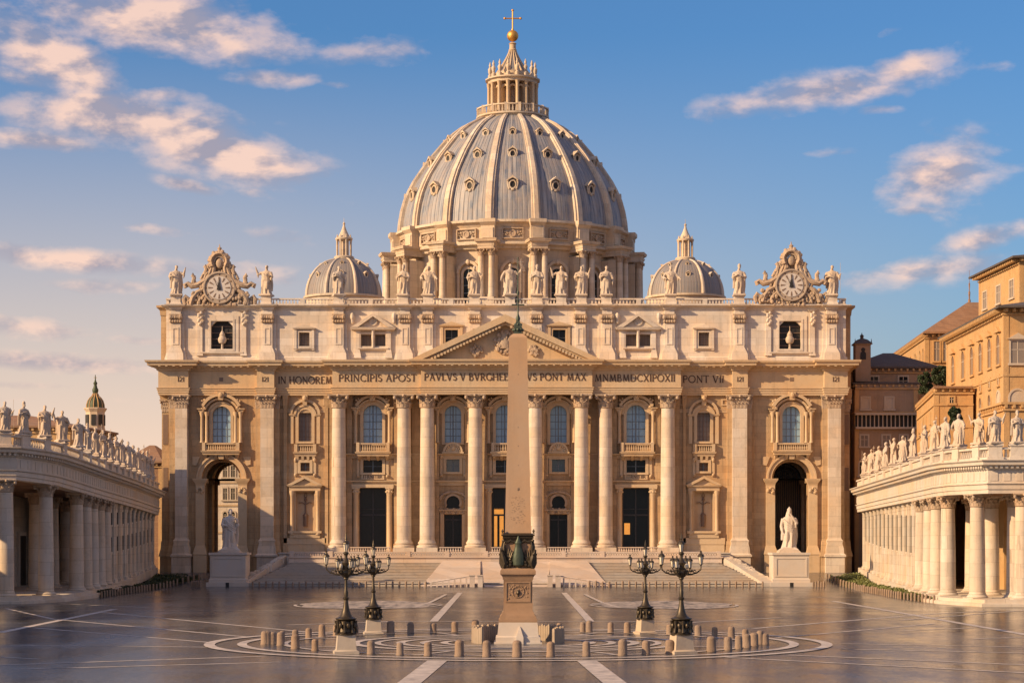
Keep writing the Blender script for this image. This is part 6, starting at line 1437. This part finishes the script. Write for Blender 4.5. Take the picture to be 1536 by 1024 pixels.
# ================================================================== GIANT STATUES
big = [figure(dict(L=((.18,-.04,.60),(.10,-.14,.58)), R=((.18,-.05,.60),(.13,-.15,.72)), beard=1, item=None), .0085, 77, True), figure(dict(L=((.175,0,.56),(.15,-.09,.42)), R=((.185,-.09,.63),(.055,-.135,.83)), beard=1, item=None, veil=1), .0085, 78, True)]
for m_ in big: m_.materials.clear(); m_.materials.append(M['marble'])
for i, (px, D, a, b, lbl) in enumerate(((341.5, 333, 314, 369, 'left'), (1187, 333, 1159, 1215, 'right'))):
    x = Xp(px, D); k = D/F; w = 27.5*k; mb = MB(); y = D+2.9; zt = Zp(828.5, D); zb_ = Zp(873, D)
    mb.rects([(x-w*1.16, x+w*1.16, y-w*1.12, y+w*1.1, -.1), (x-w*1.16, x+w*1.16, y-w*1.12, y+w*1.1, zb_)]); mb.rects([(x-w*1.03, x+w*1.03, y-w*1.0, y+w, zb_), (x-w*1.03, x+w*1.03, y-w, y+w, zb_+.5), (x-w*.97, x+w*.97, y-w*.94, y+w*.94, zb_+.65), (x-w*.97, x+w*.97, y-w*.94, y+w*.94, zt-.5), (x-w*1.04, x+w*1.04, y-w*1.01, y+w, zt-.35), (x-w*1.04, x+w*1.04, y-w*1.01, y+w, zt)])
    mb.wall(x-w*.88, x+w*.88, zb_+.9, zt-.75, y-w*.94-.08, y-w*.93, [(x-w*.78, x+w*.78, zb_+1.15, zt-1.0)])
    P_ = mb.build('statue_pedestal', 'marble'); tag(P_, 'big white marble pedestal carrying the giant statue %s of the steps' % lbl, 'pedestal', 'giant statue pedestals')
    mb = MB(); mb.box(x-.28, x+.28, y-w*1.12-.03, y-w*1.1, .0, zb_-.02); o = mb.build('drain_slot', 'dark'); o.parent = P_; 
    h = 66*k; mb = MB(); mb.rects([(x-w*.62, x+w*.62, y-1.6, y+1.6, zt), (x-w*.58, x+w*.5, y-1.5, y+1.5, zt+.35), (x-w*.3, x+w*.25, y-1.0, y+1.0, zt+.85)])
    o = place('giant_statue', big[i], None, (x, y, zt+.55), .15 if i == 0 else -.1, (h*.97, h*.97, h*.93)); tag(o, ['grey robed statue of a bearded saint on the left pedestal, in shade before the arch', 'sunlit robed statue with hand at its face on the right pedestal'][i], 'statue', 'giant statues beside the steps')
    q = mb.build('rock_base', 'statue'); q.parent = o; q.matrix_parent_inverse = (Matrix.Translation(o.location) @ Matrix.Rotation(o.rotation_euler.z, 4, 'Z') @ Matrix.Diagonal((h*.97, h*.97, h*.93, 1))).inverted()

# ================================================================== PALACES
def faceT(p0, p1):
    d = Vector((p1[0]-p0[0], p1[1]-p0[1])); a = math.atan2(d.y, d.x); return Matrix.Translation((p0[0], p0[1], 0)) @ Matrix.Rotation(a, 4, 'Z'), d.length
def palace(name, loc, label, foot, z0, z1, mat, roofmat, roofh, wins, ov=1.0, courses=(), apex=None, trim='ochre', cat='building'):
    """foot: counter-clockwise list of corners ; wins: dict face -> list of (u, zbot, w, h, style)"""
    r = thing(name, loc, label, cat); n = len(foot); mb = MB()
    mb.add([(x, y, z0) for x, y in foot]+[(x, y, z1) for x, y in foot], [(i, (i+1) % n, n+(i+1) % n, n+i) for i in range(n)]+[tuple(range(n, 2*n))]); mb.build('wall', mat, r, smooth=False)
    c = Vector((sum(p[0] for p in foot)/n, sum(p[1] for p in foot)/n)); ap = apex or (c.x, c.y)
    mb = MB(); ex = [tuple(c+(Vector(p)-c)*(1+ov/(Vector(p)-c).length*1.4)) for p in foot]
    top = [tuple(Vector(ap)+(Vector(p)-Vector(ap))*.12) for p in foot]
    mb.add([(x, y, z1-.02) for x, y in ex]+[(x, y, z1+.3) for x, y in ex]+[(x, y, z1+.3+roofh) for x, y in top], [tuple(range(n-1, -1, -1))]+[(k*n+i, k*n+(i+1) % n, (k+1)*n+(i+1) % n, (k+1)*n+i) for k in range(2) for i in range(n)]+[tuple(range(2*n, 3*n))])
    mb.build('roof', roofmat, r, smooth=False)
    mb = MB()
    for i in range(n):
        T, L_ = faceT(foot[i], foot[(i+1) % n]); mb.T = T
        mb.box(-.25, L_+.25, -.25, 0, z1-.9, z1-.65); q = 0
        while q < L_ and ov > .3: mb.box(q, q+.35, -ov*.8, 0, z1-.5, z1-.05); q += 1.1
        for zc_ in courses: mb.box(-.12, L_+.12, -.16, 0, zc_, zc_+.35)
        mb.box(-.08, .7, -.08, .02, z0, z1-.9); mb.box(L_-.7, L_+.08, -.08, .02, z0, z1-.9)
    mb.T = None; mb.build('eaves', trim, r)
    for fi, ws in wins.items():
        T, L_ = faceT(foot[fi], foot[(fi+1) % n])
        for (u, zb_, w, h, st) in ws:
            x = u*L_; mb = MB(); mb.T = T; t = .28; hw_ = w/2
            fm = {'w': 'white', 'o': trim}[st[0]]; arched = 'a' in st
            if arched: zs_ = zb_+h-hw_; mb.arcband(x, zs_, hw_, hw_+t, -.16, .1, 0, 180, 12); top_ = zs_
            else: top_ = zb_+h; mb.box(x-hw_-t, x+hw_+t, -.16, .1, top_, top_+t)
            for sg in (-1, 1): mb.box(*sorted((x+sg*hw_, x+sg*(hw_+t))), -.16, .1, zb_, top_)
            mb.box(x-hw_-t-.15, x+hw_+t+.15, -.28, .1, zb_-.3, zb_)
            if 'p' in st: mb.prism([(x-hw_-t-.3, zb_+h+t), (x+hw_+t+.3, zb_+h+t), (x, zb_+h+t+.9)], -.45, .02)
            if 'h' in st: mb.box(x-hw_-t-.2, x+hw_+t+.2, -.4, .02, zb_+h+t+.1, zb_+h+t+.4)
            o = mb.build('window', fm, r); mb = MB(); mb.T = T
            mb.box(x-hw_, x+hw_, -.05, .02, zb_, top_)
            if arched: mb.prism([(x+hw_*math.cos(PI*i/12), top_+hw_*math.sin(PI*i/12)) for i in range(13)], -.05, .02)
            mb.build('pane', 'white' if 's' in st else ('dull_brown' if 'b' in st else ('glassgrey' if 'g' in st else 'glassdark')), o)
            if 's' not in st: mb = MB(); mb.T = T; mb.box(x-.06, x+.06, -.09, -.05, zb_, top_); mb.box(x-hw_, x+hw_, -.09, -.05, zb_+h*.6, zb_+h*.6+.1); mb.build('glazing_bars', 'white', o)
    return r
# big palace
pw = []
for i, u in enumerate((.08, .22, .37, .52, .68, .87)):
    pw += [(1-u, 33.6, 2.5, 4.4, 'oabp'), (1-u, 25.0, 2.1, 4.6, 'was' if i < 1 else 'oab'), (1-u, 18.6, 1.5, 3.4, 'wab'), (1-u, 30.6, 1.2, 1.3, 'ob')]  # dark brown panes paint the shade inside the arches
palace('ochre_palace', (80, 322, 0), 'large ochre palace with arched windows and wide eaves above the right colonnade', [(71.4, 300), (100, 300), (101, 345), (72.6, 345)], 0, 41.4, 'ochre', 'slate', 3.6,
       {3: pw, 0: [(.07, 33.5, 2.0, 3.2, 'wgp'), (.07, 25.8, 2.3, 3.8, 'wsa'), (.06, 19.4, 2.0, 3.2, 'wa'), (.25, 33.5, 2.0, 3.2, 'wgp'), (.25, 25.8, 2.3, 3.8, 'wsa')]}, 1.6, (31.6, 23.6, 17.4))
palace('tower_palace', (95, 362, 0), 'tall ochre tower house topmost at the right edge behind the large palace', [(86, 350), (112, 350), (112, 376), (85, 376)], 0, 55.4, 'ochre', 'slate', 2.6,
       {3: [(u, z, 2.5, 3.0, 'wg') for u in (.16, .5, .82) for z in (49.3, 43.2, 37)], 0: [(u, z, 1.5, 3.0, 'wg') for u in (.2, .5) for z in (49.3, 43.2)]}, 1.6, (47.6, 41.2))
palace('gabled_house', (86, 400, 0), 'ochre hall with a sloping tiled roof and thin finial between turret and palace', [(76, 380), (97, 380), (99.5, 423), (78.6, 423)], 0, 45.6, 'ochre', 'terracotta', 6.5,
       {3: [(u, 40.5, 1.3, 2.6, 'oag') for u in (.1, .25, .4, .55, .7, .85, .95)], 0: [(.1, 40.6, 1.0, 3.6, 'og'), (.18, 40.6, 1.0, 3.6, 'og'), (.26, 40.6, 1.0, 3.6, 'og'), (.15, 35, 1.4, 2.0, 'wg')]}, .9, (39.4, 38.0), (87, 390))
mb = MB(); mb.lathe(Xp(1454, 390), 390, [(.3, 51.5), (.25, 53), (.12, 53.2), (.2, 54.4), (.08, 54.7), (.15, 56), (.05, 56.3), (.03, 58.6)], 8)
GH = bpy.data.objects['gabled_house']; mb.build('finial', 'terracotta', GH)
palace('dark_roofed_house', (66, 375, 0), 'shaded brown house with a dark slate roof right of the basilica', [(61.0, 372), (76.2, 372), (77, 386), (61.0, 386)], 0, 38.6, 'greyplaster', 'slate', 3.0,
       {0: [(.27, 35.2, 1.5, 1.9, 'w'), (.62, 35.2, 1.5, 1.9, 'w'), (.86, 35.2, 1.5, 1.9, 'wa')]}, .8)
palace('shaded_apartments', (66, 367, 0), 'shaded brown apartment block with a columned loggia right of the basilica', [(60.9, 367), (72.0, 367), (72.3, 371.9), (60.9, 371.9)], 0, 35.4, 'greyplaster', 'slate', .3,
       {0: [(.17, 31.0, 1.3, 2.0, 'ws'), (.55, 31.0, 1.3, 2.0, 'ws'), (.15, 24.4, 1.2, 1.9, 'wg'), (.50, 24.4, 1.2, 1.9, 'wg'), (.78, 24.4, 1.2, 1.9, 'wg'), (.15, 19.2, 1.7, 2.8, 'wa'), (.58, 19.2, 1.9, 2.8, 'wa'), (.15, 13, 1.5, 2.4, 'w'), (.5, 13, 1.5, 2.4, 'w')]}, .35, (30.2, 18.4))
SA = bpy.data.objects['shaded_apartments']; mb = MB(); z0_, z1_ = 27.8, 29.9
mb.box(60.9, 72, 366.2, 366.98, z0_-.35, z0_); mb.box(60.8, 72.2, 365.9, 366.99, z1_, z1_+.35)
for q in range(15): xx = 61.3+q*.74; mb.lathe(xx, 366.4, [(.14, z0_), (.1, z0_+.3), (.1, z1_-.3), (.15, z1_)], 8)
lg = mb.build('loggia', 'white', SA); mb = MB(); mb.box(60.95, 71.9, 366.86, 366.97, z0_, z1_); mb.build('loggia_opening', 'dark', lg)
palace('low_ochre_house', (70, 335, 0), 'low ochre house with small dark windows just left of the large palace', [(65.4, 320), (71.3, 320), (76, 360), (70.6, 360)], 0, 31.3, 'ochre', 'terracotta', .6,
       {3: [(u, 26.3, .8, 1.5, 'o') for u in (.15, .4, .6, .82)]+[(u, 20.4, 1.0, 2.2, 'o') for u in (.2, .45, .72)], 0: [(.5, 26.4, .8, 1.6, 'o'), (.45, 29, .6, .9, 'o')]}, .5, (25.2, 28.6))
palace('low_ochre_wing', (72, 284, 0), 'plain low ochre wing at the right edge behind the colonnade statues', [(67.2, 282), (95, 282), (95, 296), (67.4, 296)], 0, 26.4, 'ochre', 'ochre', .25, {0: [(.2, 20, 1.4, 2.2, 'o')], 3: []}, .4)
T_ = thing('bell_turret', (Xp(1296, 368), 368, 38), 'small square brown turret with a pyramid cap beside the basilica corner', 'turret'); x = Xp(1295.5, 368)
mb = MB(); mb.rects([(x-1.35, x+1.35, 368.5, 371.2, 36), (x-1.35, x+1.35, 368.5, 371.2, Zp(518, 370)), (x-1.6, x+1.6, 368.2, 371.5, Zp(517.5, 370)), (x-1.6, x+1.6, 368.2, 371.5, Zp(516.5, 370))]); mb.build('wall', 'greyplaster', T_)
mb = MB(); mb.rects([(x-1.65, x+1.65, 368.1, 371.6, Zp(516.5, 370)), (x-.9, x+.9, 369, 370.8, Zp(510, 370)), (x-.3, x+.3, 369.5, 370.3, Zp(508, 370))]); mb.lathe(x, 369.9, [(.3, Zp(508, 370)), (.32, Zp(504, 370)), (.4, Zp(503.5, 370)), (.1, Zp(501.5, 370)), (.04, Zp(499, 370))], 8)
for sx in (-1.45, 1.45): mb.lathe(x+sx, 368.4, [(.12, Zp(517, 370)), (.06, Zp(511, 370)), (.02, Zp(509, 370))], 6)
mb.build('roof', 'slate', T_)
mb = MB(); mb.box(x-.5, x+.5, 368.42, 368.52, Zp(540, 370), Zp(532, 370)); mb.prism([(x+.5*math.cos(PI*i/10), Zp(532, 370)+.5*math.sin(PI*i/10)) for i in range(11)], 368.42, 368.52); mb.T = None; mb.sph((x, 368.5, Zp(525.5, 370)), .38, 10, 6, 1, .15, 1); mb.build('opening', 'dark', T_)
# left side, behind the colonnade
palace('long_buff_building', (-76, 336, 0), 'long pale building with a low tiled roof behind the left colonnade statues', [(-92, 330), (-70.6, 330), (-68, 352), (-92, 352)], 0, Zp(641, 330), 'ochre', 'terracotta', 2.2,
       {0: [(u, 21.4, .9, 1.6, 'og') for u in (.2, .32, .44, .56, .68, .8, .92)]}, .8, (20.8,))
x, y = Xp(143, 420), 420; TW = thing('cupola_tower', (x, y, 0), 'small octagonal tower with a green ribbed cupola beyond the left colonnade', 'tower'); tz = lambda p: Zp(p, 420); u4 = 420/F
mb = MB(); mb.lathe(x, y, [(16.5*u4*1.35, 2), (16.5*u4*1.35, tz(652)), (16.5*u4*1.2, tz(648)), (15*u4, tz(645)), (15*u4, tz(643)), (14.3*u4, tz(642)), (14.3*u4, tz(618)), (15*u4, tz(617)), (17.6*u4, tz(613)), (17.6*u4, tz(612)), (15*u4, tz(611.5))], 8, PI/8); mb.build('wall', 'drum', TW, smooth=False)
mb = MB()
for k in range(8): a = PI/4*k; mb.T = Matrix.Translation((x+13.4*u4*math.sin(a), y-13.4*u4*math.cos(a), 0)) @ Matrix.Rotation(a, 4, 'Z'); mb.box(-.45, .45, -.15, .1, tz(638), tz(622)); mb.T = None
mb.build('openings', 'dark', TW)
mb = MB(); cu = [(13.2, 611.5), (13.0, 607), (11.2, 601), (8, 596.5), (5, 594), (3.4, 590), (4.4, 587), (4.6, 584), (3, 581), (2.2, 577), (3.2, 574.5), (1.6, 572), (.9, 569), (.5, 562)]
mb.lathe(x, y, [(a*u4, tz(b)) for a, b in cu], 24); cp = mb.build('cupola', 'verdigris', TW)
mb = MB()
for k in range(12): a = 2*PI*k/12; mb.tube([(x+(q+.3)*u4*math.sin(a), y-(q+.3)*u4*math.cos(a), tz(b)) for q, b in cu[:6]], .11, 5)
mb.build('cupola_ribs', 'ochre', cp); mb = MB(); mb.box(x-.3, x+.3, y-.05, y+.05, tz(566.5), tz(565.8)); mb.build('cross', 'gold', cp)
palace('red_roofed_house', (Xp(215, 400), 405, 0), 'terracotta roofed house between the left colonnade and the basilica corner', [(Xp(183, 400), 400), (Xp(243, 400), 400), (Xp(243, 400), 425), (Xp(183, 400), 425)], 0, Zp(694, 400), 'terracotta', 'terracotta', 3.6, {0: [(.3, 18, 1.0, 1.4, 'o'), (.6, 18, 1, 1.4, 'o')]}, .6)
palace('buildings_behind_arch', (-52, 410, 0), 'sunlit pale building seen through the left arch of the basilica', [(-64, 404), (-42, 404), (-42, 420), (-64, 420)], 0, 34, 'attic', 'terracotta', 2, {0: [(u, z, .7, 2.2, 'w'+('a' if z == 11 else '')) for u in (.36, .43, .50, .57, .64, .71) for z in (5.6, 11, 15.6, 20)]}, .5, (9.0, 14.3, 18.8, 4.4), trim='trim', cat='building')
# trees
def tree(px, py, D, wpx, hpx, label, seed):
    x = Xp(px, D); k = D/F; zc_ = Zp(py, D); rx, rz2 = wpx*k/2, hpx*k/2; r = random.Random(seed); T0 = thing('evergreen_tree', (x, D, 0), label, 'tree', 'dark evergreens among the palaces')
    mb = MB(); mb.tube([(x, D, zc_-rz2*2.6), (x+.1, D, zc_-rz2*.6), (x-.1, D, zc_)], [.35, .25, .1], 7)
    for q in range(7): a = r.random()*6.28; mb.tube([(x, D, zc_-rz2*.7+q*.2), (x+rx*.7*math.cos(a), D+rx*.7*math.sin(a), zc_+r.uniform(-.2, .6)*rz2)], [.1, .03], 5)
    mb.build('trunk', 'trunk', T0); mb = MB()
    for cl in range(26):
        a = r.random()*6.28; v = r.uniform(-1, 1); rr_ = r.uniform(.35, .85)*math.sqrt(max(0, 1-v*v*.8)); c = Vector((x+rx*rr_*math.cos(a), D+rx*rr_*math.sin(a), zc_+rz2*v*.85)); cr = rx*r.uniform(.22, .36)
        for q in range(210):
            d = Vector((r.gauss(0, 1), r.gauss(0, 1), r.gauss(0, .8))).normalized()*cr*r.random()**.4; p = c+d; e = .16; u = Vector((r.uniform(-1, 1), r.uniform(-1, 1), r.uniform(-1, 1))).normalized()*e; w = Vector((r.uniform(-1, 1), r.uniform(-1, 1), r.uniform(-1, 1))).normalized()*e
            mb.add([tuple(p-u), tuple(p+w), tuple(p+u), tuple(p-w)], [(0, 1, 2, 3)])
    mb.build('crown', 'leaf', T0, smooth=False)
tree(1388, 577, 352, 26, 38, 'dark evergreen behind the shaded apartments, left of the low ochre house', 1)
tree(1411, 563, 350, 28, 26, 'dark evergreen above the roof of the low ochre house beside the palace', 2)
tree(1433, 626, 290, 24, 34, 'dark green bush behind the right colonnade statues, before the large palace', 3)
